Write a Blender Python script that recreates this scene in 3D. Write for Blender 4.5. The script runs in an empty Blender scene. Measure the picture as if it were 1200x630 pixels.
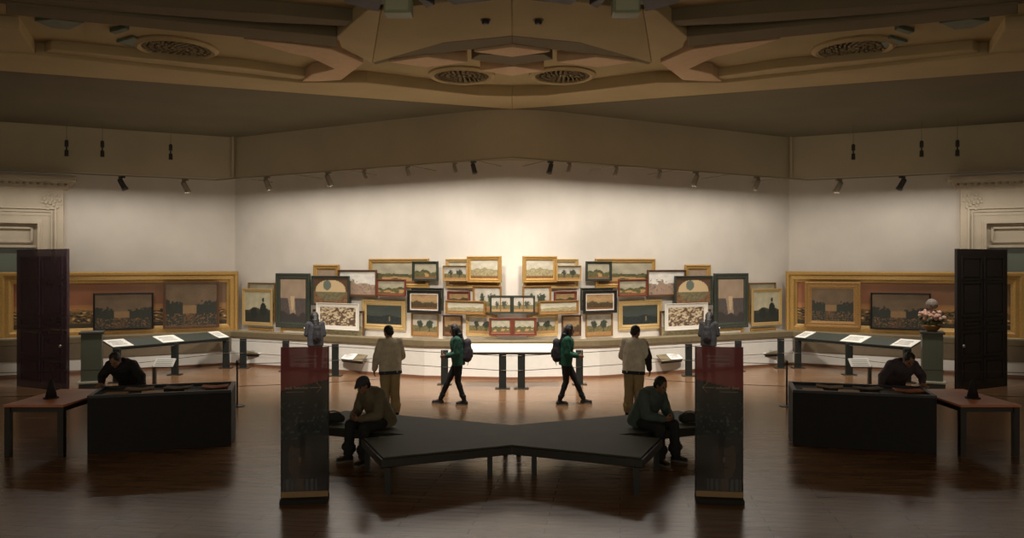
import bpy, bmesh, math, random
from mathutils import Vector, Matrix, noise, Euler
random.seed(7)
S = bpy.context.scene
COL = S.collection
F = 900.0; CX = 600.0; HY = 310.0; CH = 2.85          # focal length in px, principal column, horizon row, eye height
def P(px, py, d): return Vector(((px-CX)*d/F, d, CH+(HY-py)*d/F))
def lin(c):
    return tuple(((v/255)/12.92 if v/255 <= .04045 else ((v/255+.055)/1.055)**2.4) for v in c)

# ------------------------------------------------------------------ materials
MATS = {}
def mat(name, rgb, rough=.6, metal=0, noise_amt=0, noise_scale=8, alpha=1, bump=0, spec=.5, emit=None, coat=0):
    if name in MATS: return MATS[name]
    m = bpy.data.materials.new(name); m.use_nodes = True
    nt = m.node_tree; b = nt.nodes['Principled BSDF']; c = lin(rgb)
    b.inputs['Base Color'].default_value = (*c, 1); b.inputs['Roughness'].default_value = rough
    b.inputs['Metallic'].default_value = metal; b.inputs['Specular IOR Level'].default_value = spec
    if coat: b.inputs['Coat Weight'].default_value = coat; b.inputs['Coat Roughness'].default_value = .15
    if noise_amt or bump:
        tc = nt.nodes.new('ShaderNodeTexCoord'); n = nt.nodes.new('ShaderNodeTexNoise')
        n.inputs['Scale'].default_value = noise_scale; n.inputs['Detail'].default_value = 6
        nt.links.new(tc.outputs['Object'], n.inputs['Vector'])
        if noise_amt:
            r = nt.nodes.new('ShaderNodeValToRGB')
            r.color_ramp.elements[0].position = .3; r.color_ramp.elements[1].position = .7
            r.color_ramp.elements[0].color = (*[v*(1-noise_amt) for v in c], 1)
            r.color_ramp.elements[1].color = (*[min(1, v*(1+noise_amt)) for v in c], 1)
            nt.links.new(n.outputs['Fac'], r.inputs['Fac']); nt.links.new(r.outputs['Color'], b.inputs['Base Color'])
        if bump:
            bp = nt.nodes.new('ShaderNodeBump'); bp.inputs['Strength'].default_value = bump; bp.inputs['Distance'].default_value = .01
            nt.links.new(n.outputs['Fac'], bp.inputs['Height']); nt.links.new(bp.outputs['Normal'], b.inputs['Normal'])
    if emit:
        b.inputs['Emission Color'].default_value = (*lin(emit[0]), 1); b.inputs['Emission Strength'].default_value = emit[1]
    if alpha < 1: b.inputs['Alpha'].default_value = alpha
    MATS[name] = m; return m

def attr_mat(name, rough=.5, alpha=1, coat=0):
    if name in MATS: return MATS[name]
    m = bpy.data.materials.new(name); m.use_nodes = True
    nt = m.node_tree; b = nt.nodes['Principled BSDF']
    a = nt.nodes.new('ShaderNodeAttribute'); a.attribute_name = 'pic'
    nt.links.new(a.outputs['Color'], b.inputs['Base Color']); b.inputs['Roughness'].default_value = rough
    b.inputs['Alpha'].default_value = alpha
    if coat: b.inputs['Coat Weight'].default_value = coat
    MATS[name] = m; return m

def floor_mat():
    m = bpy.data.materials.new('polished_parquet'); m.use_nodes = True
    nt = m.node_tree; b = nt.nodes['Principled BSDF']; L = nt.links.new
    tc = nt.nodes.new('ShaderNodeTexCoord'); mp = nt.nodes.new('ShaderNodeMapping')
    mp.inputs['Rotation'].default_value = (0, 0, math.radians(8))
    br = nt.nodes.new('ShaderNodeTexBrick'); L(tc.outputs['Object'], mp.inputs['Vector']); L(mp.outputs['Vector'], br.inputs['Vector'])
    br.inputs['Scale'].default_value = 1; br.inputs['Brick Width'].default_value = 1.6; br.inputs['Row Height'].default_value = .14
    br.inputs['Mortar Size'].default_value = .004; br.inputs['Color1'].default_value = (*lin((138, 103, 73)), 1)
    br.inputs['Color2'].default_value = (*lin((122, 91, 64)), 1); br.inputs['Mortar'].default_value = (*lin((60, 42, 30)), 1)
    n = nt.nodes.new('ShaderNodeTexNoise'); n.inputs['Scale'].default_value = 1.2; n.inputs['Detail'].default_value = 8
    mp2 = nt.nodes.new('ShaderNodeMapping'); mp2.inputs['Scale'].default_value = (1, 9, 1)
    L(tc.outputs['Object'], mp2.inputs['Vector']); L(mp2.outputs['Vector'], n.inputs['Vector'])
    mx = nt.nodes.new('ShaderNodeMix'); mx.data_type = 'RGBA'; mx.blend_type = 'MULTIPLY'; mx.inputs[0].default_value = .55
    L(br.outputs['Color'], mx.inputs[6])
    r = nt.nodes.new('ShaderNodeValToRGB'); r.color_ramp.elements[0].color = (.5, .5, .5, 1); r.color_ramp.elements[0].position = .3
    r.color_ramp.elements[1].position = .7
    L(n.outputs['Fac'], r.inputs['Fac']); L(r.outputs['Color'], mx.inputs[7]); L(mx.outputs[2], b.inputs['Base Color'])
    b.inputs['Roughness'].default_value = .33
    mr = nt.nodes.new('ShaderNodeMapRange'); mr.inputs[3].default_value = .14; mr.inputs[4].default_value = .32
    L(n.outputs['Fac'], mr.inputs[0]); L(mr.outputs[0], b.inputs['Roughness'])
    return m

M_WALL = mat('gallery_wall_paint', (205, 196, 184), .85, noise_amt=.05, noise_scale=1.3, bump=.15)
M_FRIEZE = mat('upper_wall_dimmed', (186, 173, 145), .9, noise_amt=.06, noise_scale=.8)  # the wall colour toned down for the dimness above the track
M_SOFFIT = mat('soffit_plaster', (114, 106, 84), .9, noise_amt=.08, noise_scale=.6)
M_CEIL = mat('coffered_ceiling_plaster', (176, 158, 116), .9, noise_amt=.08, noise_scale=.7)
M_BEAM = mat('beam_plaster', (188, 168, 126), .85, noise_amt=.06, noise_scale=1.1)
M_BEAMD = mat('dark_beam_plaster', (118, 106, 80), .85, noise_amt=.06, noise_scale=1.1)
M_PINKLIT = mat('pink_lit_plaster', (214, 184, 148), .85, noise_amt=.04)  # pinkish light on the ceiling lozenges put into a lighter plaster colour
M_BLUE = mat('blue_green_ceiling_patch', (98, 108, 88), .5, noise_amt=.1)
M_DARK = mat('dark_ceiling_panel', (62, 58, 54), .6)
M_TRIM = mat('ledge_moulding', (112, 98, 72), .55, noise_amt=.08)
M_WHITE = mat('white_plinth_paint', (214, 208, 198), .7, noise_amt=.03)
M_CASE = mat('door_surround_plaster', (196, 182, 160), .8, noise_amt=.05, noise_scale=3)
M_GOLD = mat('gilt_frame', (178, 140, 78), .42, .35, noise_amt=.14, noise_scale=25, bump=.4)
M_PALEGOLD = mat('pale_gilt_frame', (184, 154, 102), .45, .25, noise_amt=.1, noise_scale=25, bump=.3)
M_OLDGOLD = mat('old_gilt_frame', (150, 112, 62), .45, .3, noise_amt=.15, noise_scale=20, bump=.3)
M_BRN = mat('walnut_frame', (92, 62, 42), .45, noise_amt=.15, noise_scale=12)
M_RED = mat('red_brown_frame', (112, 58, 40), .45, noise_amt=.15, noise_scale=12)
M_BLK = mat('black_frame', (34, 30, 27), .35, noise_amt=.1)
M_GRNF = mat('dark_green_frame', (52, 56, 46), .4, noise_amt=.15)
M_MAT = mat('white_mount', (216, 208, 196), .8)
M_CANVAS = attr_mat('painted_canvas', .5)
M_POST = mat('dark_steel_post', (36, 39, 36), .4, .3)
M_CABLE = mat('steel_cable', (84, 76, 66), .4, .6)
M_DESK = mat('dark_green_desk', (46, 52, 45), .5)
M_CARD = mat('white_label_card', (232, 228, 218), .7)
M_INK = mat('grey_print', (110, 104, 98), .8)
M_BENCH = mat('dark_bench_wood', (34, 32, 28), .45, noise_amt=.15, noise_scale=3)
M_BENCHT = mat('bench_upholstery', (52, 55, 38), .7, noise_amt=.12, noise_scale=3)
M_BLACK = mat('black_cloth', (30, 27, 26), .8, noise_amt=.1)
M_TABLE = mat('glow_orange_table_top', (206, 128, 88), .4, noise_amt=.15, noise_scale=2)  # reddish wood, the orange glow on it put into the colour
M_TLEG = mat('dark_table_leg', (48, 42, 38), .5)
M_DOOR = mat('dark_door_wood', (36, 30, 28), .5, noise_amt=.12, noise_scale=3)
M_DOORL = mat('plum_dark_door', (72, 52, 60), .5, noise_amt=.12, noise_scale=3, alpha=.76)
M_GLASS = mat('greenish_glazing', (112, 120, 104), .15, alpha=.8)
M_PED = mat('green_grey_pedestal', (84, 88, 72), .5)
M_PEDD = mat('dark_pedestal_side', (52, 52, 46), .5)
M_FIX = mat('spotlight_metal', (60, 56, 52), .35, .4)
M_FIXW = mat('white_spotlight', (130, 120, 104), .4)
M_LENS = mat('lamp_lens', (255, 244, 225), .3, emit=((255, 240, 215), .8))
M_LIGHTBOX = mat('pale_green_light_box', (150, 156, 128), .5)
M_VENT = mat('vent_iron', (26, 24, 20), .5, .3)

# ------------------------------------------------------------------ mesh helpers
def box(bm, c, s, M=None):
    c = Vector(c); vs = []
    for z in (-.5, .5):
        for x, y in ((-.5, -.5), (.5, -.5), (.5, .5), (-.5, .5)):
            v = c + Vector((x*s[0], y*s[1], z*s[2])); vs.append(bm.verts.new(M @ v if M else v))
    for f in ((3, 2, 1, 0), (4, 5, 6, 7), (0, 1, 5, 4), (1, 2, 6, 5), (2, 3, 7, 6), (3, 0, 4, 7)):
        bm.faces.new([vs[i] for i in f])
    return bm
def prism(bm, pts, z0, z1):
    a = sum(pts[i][0]*pts[(i+1) % len(pts)][1]-pts[(i+1) % len(pts)][0]*pts[i][1] for i in range(len(pts)))
    if a < 0: pts = pts[::-1]
    lo = [bm.verts.new((p[0], p[1], z0)) for p in pts]; hi = [bm.verts.new((p[0], p[1], z1)) for p in pts]
    n = len(pts); bm.faces.new(lo[::-1]); bm.faces.new(hi)
    for i in range(n): bm.faces.new((lo[i], lo[(i+1) % n], hi[(i+1) % n], hi[i]))
    return bm
def tube(bm, pts, r, seg=8):
    pts = [Vector(p) for p in pts]; rings = []
    for i, p in enumerate(pts):
        d = (pts[min(i+1, len(pts)-1)]-pts[max(i-1, 0)]).normalized()
        u = d.cross(Vector((0, 0, 1)));  u = u.normalized() if u.length > .01 else Vector((1, 0, 0))
        v = d.cross(u).normalized(); rr = r[i] if isinstance(r, (list, tuple)) else r
        rings.append([bm.verts.new(p+(u*math.cos(a)+v*math.sin(a))*rr) for a in [2*math.pi*k/seg for k in range(seg)]])
    for a, b in zip(rings, rings[1:]):
        for k in range(seg): bm.faces.new((a[k], a[(k+1) % seg], b[(k+1) % seg], b[k]))
    bm.faces.new(rings[0][::-1]); bm.faces.new(rings[-1])
    bmesh.ops.recalc_face_normals(bm, faces=bm.faces)
    return bm
def lathe(bm, prof, c=(0, 0, 0), seg=20, M=None):
    rings = []
    for r, z in prof:
        ring = []
        for k in range(seg):
            a = 2*math.pi*k/seg; v = Vector((c[0]+r*math.cos(a), c[1]+r*math.sin(a), c[2]+z))
            ring.append(bm.verts.new(M @ v if M else v))
        rings.append(ring)
    for a, b in zip(rings, rings[1:]):
        for k in range(seg): bm.faces.new((a[k], a[(k+1) % seg], b[(k+1) % seg], b[k]))
    bm.faces.new(rings[0][::-1]); bm.faces.new(rings[-1])
    bmesh.ops.recalc_face_normals(bm, faces=bm.faces)
    return bm
def obj(name, bm, m, parent=None, loc=None, rot=None, bevel=0, smooth=False):
    me = bpy.data.meshes.new(name); bm.to_mesh(me); bm.free()
    o = bpy.data.objects.new(name, me); COL.objects.link(o)
    for mm in (m if isinstance(m, (list, tuple)) else [m]): me.materials.append(mm)
    if smooth:
        for p in me.polygons: p.use_smooth = True
    if parent: o.parent = parent
    if loc: o.location = loc
    if rot: o.rotation_euler = rot
    if bevel:
        b = o.modifiers.new('b', 'BEVEL'); b.width = bevel; b.segments = 2; b.limit_method = 'ANGLE'
    return o
def tag(o, label, cat, group=None):
    o['label'] = label; o['category'] = cat
    if group: o['group'] = group
    return o
def thing(name, label, cat, loc=(0, 0, 0), rz=0, group=None):
    o = bpy.data.objects.new(name, None); COL.objects.link(o); o.location = loc; o.rotation_euler = (0, 0, rz)
    o.empty_display_size = .2
    return tag(o, label, cat, group)
def struct(name, bm, m, bevel=0):
    o = obj(name, bm, m, bevel=bevel); o['kind'] = 'structure'; return o
def BM(): return bmesh.new()

# ------------------------------------------------------------------ room plan (W-shaped back wall)
ZC = CH+4.04                     # soffit height
A0 = (1.4, 20.38); A1 = (8.8, 24.4)
ARC = [(A0[0]*k/6, 20+.38*(k/6)**2) for k in range(7)]; A2 = (17.0, 20.5)
def seg_hit(px, a, b, off=0):
    """where the sight line of column px meets the wall a-b moved off metres into the room; returns X, Y"""
    u = (px-CX)/F
    dx, dy = b[0]-a[0], b[1]-a[1]; L = math.hypot(dx, dy); nx, ny = dy/L, -dx/L
    ax, ay = a[0]+nx*off, a[1]+ny*off
    t = (u*ay-ax)/(dx-u*dy)
    return ax+dx*t, ay+dy*t
T_BASE = [(0, 20), A0, A1, A2, (17, -6)]
bm = BM(); prism(bm, [(-17, -6), (17, -6), (17, 20.5), A1, A0, (-A0[0], A0[1]), (-A1[0], A1[1]), (-17, 20.5)], -.2, 0)
struct('floor', bm, floor_mat())
ZR = 5.56                         # upper wall starts here, its lack of light partly put into the colour
def wall(name, a, b, z0, z1, m, th=.3):
    dx, dy = b[0]-a[0], b[1]-a[1]; L = math.hypot(dx, dy); nx, ny = -dy/L*th, dx/L*th
    c = (sum((a[0], b[0]))/2, sum((a[1], b[1]))/2)
    if (nx*(c[0])+ny*(c[1]-5)) < 0: nx, ny = -nx, -ny       # thicken away from the room
    bm = BM(); prism(bm, [a, b, (b[0]+nx, b[1]+ny), (a[0]+nx, a[1]+ny)], z0, z1); return struct(name, bm, m)
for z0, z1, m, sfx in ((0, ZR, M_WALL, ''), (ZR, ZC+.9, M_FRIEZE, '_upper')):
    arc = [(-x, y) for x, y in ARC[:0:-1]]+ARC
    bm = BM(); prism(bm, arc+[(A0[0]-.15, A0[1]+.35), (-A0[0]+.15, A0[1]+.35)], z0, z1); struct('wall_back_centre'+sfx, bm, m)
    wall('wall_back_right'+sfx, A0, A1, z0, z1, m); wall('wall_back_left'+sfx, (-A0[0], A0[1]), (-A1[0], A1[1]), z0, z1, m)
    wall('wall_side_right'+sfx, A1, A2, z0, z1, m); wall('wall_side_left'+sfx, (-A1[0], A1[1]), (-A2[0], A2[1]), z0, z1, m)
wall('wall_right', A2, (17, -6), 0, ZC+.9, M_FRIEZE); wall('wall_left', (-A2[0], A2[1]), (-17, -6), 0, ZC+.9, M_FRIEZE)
# slim corner beads high up in the two corners
for s, n in ((1, 'trim_1'), (-1, 'trim_2')):
    bm = BM(); box(bm, (s*(A1[0]+.02), A1[1]-.1, (ZR+ZC)/2), (.07, .07, ZC-ZR)); struct(n, bm, mat('corner_bead', (190, 176, 148), .6))

# ceiling: soffit by the wall, then the coffered field
E0 = (0, 20.0); E1 = (10.7, 16.0); E2 = (17, 13.65)
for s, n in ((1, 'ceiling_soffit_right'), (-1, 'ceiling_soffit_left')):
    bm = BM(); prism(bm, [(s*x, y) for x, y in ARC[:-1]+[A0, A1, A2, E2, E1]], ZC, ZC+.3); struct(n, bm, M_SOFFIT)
ZT = ZC+.26
bm = BM(); prism(bm, [(-17, -6), (17, -6), (17, 24.6), (-17, 24.6)], ZT, ZT+.2); struct('ceiling', bm, M_CEIL)
def on(z, px, py):
    d = (z-CH)*F/(HY-py); return ((px-CX)*d/F, d)
def relief(name, pts, z0, m, both=True, z1=None, bev=.02):
    """a relief of the ceiling: its outline lies at height z0, it reaches up to z1"""
    q = [on(z0, *p) for p in pts]; z1 = z1 or ZT+.02
    for s in ((1, -1) if both else (1,)):
        bm = BM(); prism(bm, [(s*x, y) for x, y in q], z0, z1); struct(name, bm, m, bevel=bev)
R = lambda *a: [(1200-x, y) for x, y in a]     # lists below are measured in the left half
# border beam
relief('trim_border', [(600, 128), (0, 83), (-200, 68), (-200, 52), (43, 65), (350, 97), (430, 97), (560, 112), (600, 113)], ZC, M_BEAM)
relief('trim_border_inner', [(43, 65), (280, 86), (350, 97), (372, 92), (290, 80), (60, 58)], ZC+0.076, M_BEAM)
relief('trim_beam', [(7, 5), (395, 43), (395, 55), (7, 17)], ZC+0.008, M_BEAMD)
relief('trim_beam', [(-200, -22), (7, -4), (300, 15), (430, 26), (430, 32), (300, 26), (7, 5), (-200, -10)], ZC+0.050, M_BEAMD)
relief('trim_beam', [(22, 34), (43, 65), (-60, 56), (-60, 30)], ZC+0.042, M_BEAM)
relief('trim_beam', [(395, 43), (430, 12), (446, 12), (436, 74), (400, 56)], ZC+0.017, M_BEAM)
relief('trim_pale', [(285, 46), (345, 52), (388, 58), (426, 74), (400, 94), (352, 97), (366, 87), (392, 81), (362, 67), (338, 62)], ZC+0.03, M_PINKLIT)
relief('trim_pale', [(230, 14), (320, 24), (362, 40), (300, 36), (220, 27)], ZC+0.151, M_BEAM)
# centre field: big stepped lozenge and its small lozenges, pinkish light in their colour
relief('trim_step', [(436, 74), (446, 12), (600, -8), (600, 42), (520, 50)], ZC+0.050, M_CEIL)
relief('trim_step', [(420, 62), (520, 50), (600, 42), (600, 53), (520, 62), (480, 66), (440, 76)], ZC+0.084, M_BEAMD)
relief('trim_lozenge', [(455, 73), (500, 67), (548, 73), (500, 79)], ZC+0.03, M_PINKLIT)
for pts in ([(555, 61), (600, 55), (645, 61), (600, 67)], [(562, 83), (600, 78), (638, 83), (600, 89)]):
    relief('trim_lozenge', pts, ZC+.03, M_PINKLIT, both=False)
relief('trim_lozenge', [(552, 70), (562, 64), (638, 64), (648, 70), (600, 77)], ZC+0.05, M_BEAMD, both=False)
# flat blue-green patches of the ceiling and the dark panes near the top
relief('trim_pane', [(112, 10), (160, 4), (200, 9), (170, 17), (130, 15)], ZC+0.185, M_BLUE)
relief('trim_pane', [(40, 25), (62, 22), (100, 27), (82, 35), (60, 33)], ZC+0.185, M_BLUE)
relief('trim_pane', [(136, 50), (156, 44), (168, 50), (162, 58)], ZC+0.210, M_BLUE)
relief('trim_pane', [(128, 38), (146, 33), (152, 36), (136, 41)], ZC+0.185, M_BLUE)
relief('trim_pane', [(516, -2), (600, -12), (600, -4), (575, 1), (532, 6)], ZC+0.025, M_DARK)
relief('trim_pane', [(488, -1), (496, -2), (510, 6), (500, 10)], ZC+0.025, M_DARK)
relief('trim_pane', [(400, -5), (450, -8), (444, 14), (424, 10), (404, 3)], ZC+0.008, M_DARK)

# ceiling vents: round iron grilles
def vent(px, py, rx, label):
    x, y = on(ZC+.22, px, py); r = rx*(y/F)
    t = thing('ceiling_vent', label, 'ceiling vent', (x, y, ZC+.22), 0, 'round ornamental ceiling vents')
    bm = BM(); lathe(bm, [(r*1.22, .16), (r*1.22, 0), (r*1.1, -.05), (r, -.02), (r, .16)], seg=36); obj('rim', bm, M_BEAM, t)
    bm = BM(); lathe(bm, [(r, .1), (r, .04), (.02, .04), (.02, .1)], seg=36); obj('backing', bm, M_VENT, t)
    bm = BM()
    for k in range(5):
        rr = r*(k+.6)/5
        n = 6+6*k
        for j in range(n):
            a = 2*math.pi*(j+.5*(k % 2))/n
            M = Matrix.Translation((rr*math.cos(a), rr*math.sin(a), 0)) @ Matrix.Rotation(a+.6, 4, 'Z')
            box(bm, (0, 0, .02), (r*.16, r*.06, .05), M)
    obj('grille', bm, mat('vent_plaster', (150, 134, 100), .8), t)
vent(541, 89, 32, 'round ornamental ceiling vent left of the pale centre lozenges')
vent(659, 89, 32, 'round ornamental ceiling vent right of the pale centre lozenges')
vent(207, 57, 38, 'round ornamental ceiling vent in the far left coffer')
vent(1000, 57, 38, 'round ornamental ceiling vent in the far right coffer')
for s, w in ((-1, 'left'), (1, 'right')):
    x, y = on(ZC-.1, 600+s*133, 10)
    t = thing('ceiling_light', 'pale green box light at the top edge of the ceiling, %s of centre' % w, 'ceiling light', (x, y, ZC-.1))
    bm = BM(); box(bm, (0, 0, .02), (.42, .3, .26)); obj('housing', bm, M_LIGHTBOX, t, bevel=.02)
    bm = BM(); box(bm, (s*-.1, .02, .24), (.1, .1, .24)); box(bm, (s*.22, .02, .16), (.62, .4, .05)); obj('bracket', bm, mat('green_grey_bracket', (86, 98, 80), .6), t)
    bm = BM(); box(bm, (0, -.16, .02), (.34, .03, .2)); obj('lamp_face', bm, mat('pale_lamp_face', (176, 178, 150), .4), t)
for s, w in ((-1, 'left'), (1, 'right')):
    x, y = on(ZC+.05, 600+s*31, 23)
    t = thing('smoke_detector', 'tiny dark ceiling detector just %s of centre' % w, 'detector', (x, y, ZC+.05))
    bm = BM(); lathe(bm, [(.06, .0), (.07, -.04), (.05, -.08), (.02, -.09)], seg=14); obj('body', bm, M_FIX, t)
    bm = BM(); lathe(bm, [(.09, .01), (.09, -.012), (.03, -.012)], seg=14); obj('base_ring', bm, M_BEAMD, t)

# ------------------------------------------------------------------ white plinth wall with its ledge moulding
PL = [(0, 19.0), (2.2, 19.3), (8.0, 21.9), (12.6, 19.4), (17, 17.4)]
for s, n in ((1, 'right'), (-1, 'left')):
    back = ARC[:-1]+[A0, A1, A2]
    q = [(s*x, y) for x, y in PL]+[(s*x, y) for x, y in back[::-1]]
    bm = BM(); prism(bm, q, 0, .80); struct('wall_plinth_'+n, bm, M_WHITE)
    q = [(s*x, y-.035) for x, y in PL[2:]]+[(s*x, y+.02) for x, y in PL[:1:-1]]
    bm = BM(); prism(bm, q, .40, .80); struct('trim_band_'+n, bm, mat('side_plinth_band', (112, 96, 74), .6, noise_amt=.06))
    lip = [(s*x, y-.05) for x, y in PL]+[(s*x, y+.35) for x, y in PL[::-1]]
    bm = BM(); prism(bm, lip, .80, .96); struct('trim_ledge_'+n, bm, M_TRIM, bevel=.015)
    foot = [(s*x, y-.03) for x, y in PL]+[(s*x, y+.02) for x, y in PL[::-1]]
    bm = BM(); prism(bm, foot, 0, .07); struct('baseboard_'+n, bm, mat('baseboard_brown', (120, 84, 62), .5))
    # picture rail ledge behind the frames
    q = [(s*x, y-.02) for x, y in ((0, 20), A0, A1)]+[(s*x, y+.0) for x, y in (A1, A0, (0, 20))]

# ------------------------------------------------------------------ door surrounds on the side walls
def side_t(px):
    x, y = seg_hit(px, A1, A2); return math.hypot(x-A1[0], y-A1[1])
ang = math.atan2(A2[1]-A1[1], A2[0]-A1[0])
def zat(px, py):
    x, y = seg_hit(px, A1, A2); return CH+(HY-py)*y/F
for s, n in ((1, 'right'), (-1, 'left')):
    def sb(bm, t0, t1, z0, z1, d0, d1):
        pts = []
        for t, d in ((t0, d0), (t1, d0), (t1, d1), (t0, d1)):
            x = A1[0]+math.cos(ang)*t+math.sin(ang)*d; y = A1[1]+math.sin(ang)*t-math.cos(ang)*d
            pts.append((s*x, y))
        prism(bm, pts, z0, z1)
    tl = side_t(1125); tr = 9.0
    bm = BM()
    zt = zat(1125, 222); zc = zat(1113, 209)
    sb(bm, tl-.32, tr, zc-.10, zc, 0, .42); sb(bm, tl-.24, tr, zc-.18, zc-.10, 0, .34)
    sb(bm, tl-.16, tr, zc-.30, zc-.24, 0, .28); sb(bm, tl-.1, tr, zc-.36, zc-.3, 0, .24); sb(bm, tl-.06, tr, zc-.24, zc-.18, 0, .22)
    k = tl-.2
    while k < tr-.1:
        sb(bm, k, k+.09, zc-.25, zc-.17, .2, .31); k += .17
    k = tl-.12
    while k < tr-.1:
        sb(bm, k, k+.05, zc-.345, zc-.3, .2, .262); k += .1
    sb(bm, tl, tr, zc-1.12, zc-.3, 0, .16)          # frieze
    struct('trim_cornice_'+n, bm, M_CASE)
    bm = BM()
    # carved corner block of the frieze
    for k in range(26):
        a = k*2.4; r = .03*math.sqrt(k)*1.9
        cx = tl+.32+r*math.cos(a); cz = zc-.68+r*math.sin(a)*.9
        sb(bm, cx-.03, cx+.03, cz-.035, cz+.035, .14, .175+.02*(k % 3))
    struct('trim_rosette_'+n, bm, M_CASE)
    bm = BM()
    t0 = tl; ti = side_t(1155)
    z2 = zc-.94
    sb(bm, t0, t0+.26, 0, zc-1.12, 0, .16); sb(bm, t0+.26, tr, z2, zc-1.12+.001, 0, .1) if z2 < zc-1.12 else None
    zq = zat(1160, 262); t0 = ti-.47; z2 = zq+.47
    for a, b, d in ((0, .05, .21), (.05, .10, .14), (.10, .14, .19), (.14, .36, .15), (.36, .41, .19), (.41, .47, .23)):
        sb(bm, t0+a, t0+b, 0, z2-a, 0, d); sb(bm, t0+b, tr, z2-b, z2-a, 0, d)
    struct('trim_architrave_'+n, bm, M_CASE)
    zp = zat(1178, 289); zq = zat(1160, 262)
    bm = BM(); sb(bm, ti, tr, zp, zq+.05, 0, .05); sb(bm, ti+.12, tr, zp+.12, zp+.17, 0, .12); sb(bm, ti+.12, ti+.18, zp+.12, zq-.1, 0, .12); sb(bm, ti+.12, tr, zq-.15, zq-.1, 0, .12); sb(bm, ti, tr, zp-.02, zp+.05, 0, .14)
    struct('trim_panel_'+n, bm, M_CASE)
    bm = BM(); sb(bm, ti, tr, .97, zp-.02, .0, .02); o = struct('window_'+('1' if s > 0 else '2'), bm, M_GLASS)
    bm = BM()
    for k in range(4): sb(bm, ti+k*1.05, ti+k*1.05+.09, .97, zp-.02, .02, .07)
    struct('trim_glazing_bar_'+n, bm, M_CASE)
    # coffee-dark wall vents high on the wall
# ------------------------------------------------------------------ tall door leaves standing open
def leaf(s, m, label_n):
    a = Vector((s*520/F*17.3, 17.3, 0)); b = Vector((s*579/F*18.1, 18.1, 0)); d = b-a; w = d.length
    o = thing('door_leaf', label_n, 'door', a, math.atan2(d.y, d.x))
    H = 3.21; sgn = 1
    bm = BM(); box(bm, (w/2, 0, H/2), (w, .07, H)); obj('slab', bm, m, o, bevel=.01)
    rows = ((.18, .5), (.78, .55), (1.42, .18), (1.7, .75), (2.52, .5))
    for i in range(2):
        for z, h in rows:
            bm = BM(); x0 = w*(.09+.44*i); pw = w*.37
            for q in ((-1), (1)):
                for (cx, cz, sx, sz) in ((x0+pw/2, z, pw, .03), (x0+pw/2, z+h, pw, .03), (x0, z+h/2, .03, h), (x0+pw, z+h/2, .03, h)):
                    box(bm, (cx, q*.045, cz), (sx+.02, .03, sz+.02))
                box(bm, (x0+pw/2, q*.04, z+h/2), (pw-.14, .03, h-.12))
            obj('panel', bm, m, o)
    bm = BM(); M = Matrix.Translation((.16, 0, 1.02)) @ Matrix.Rotation(math.pi/2, 4, 'X')
    lathe(bm, [(.012, -.1), (.03, -.1), (.035, -.08), (.012, -.06), (.012, .06), (.035, .08), (.03, .1), (.012, .1)], seg=12, M=M); obj('handle', bm, mat('pale_handle', (200, 190, 175), .3, .5), o)
    return o
leaf(1, M_DOOR, 'tall near-black panelled door leaf standing open at the right edge of the room')
leaf(-1, M_DOORL, 'tall plum-dark see-through door leaf standing open at the left edge of the room')

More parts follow.
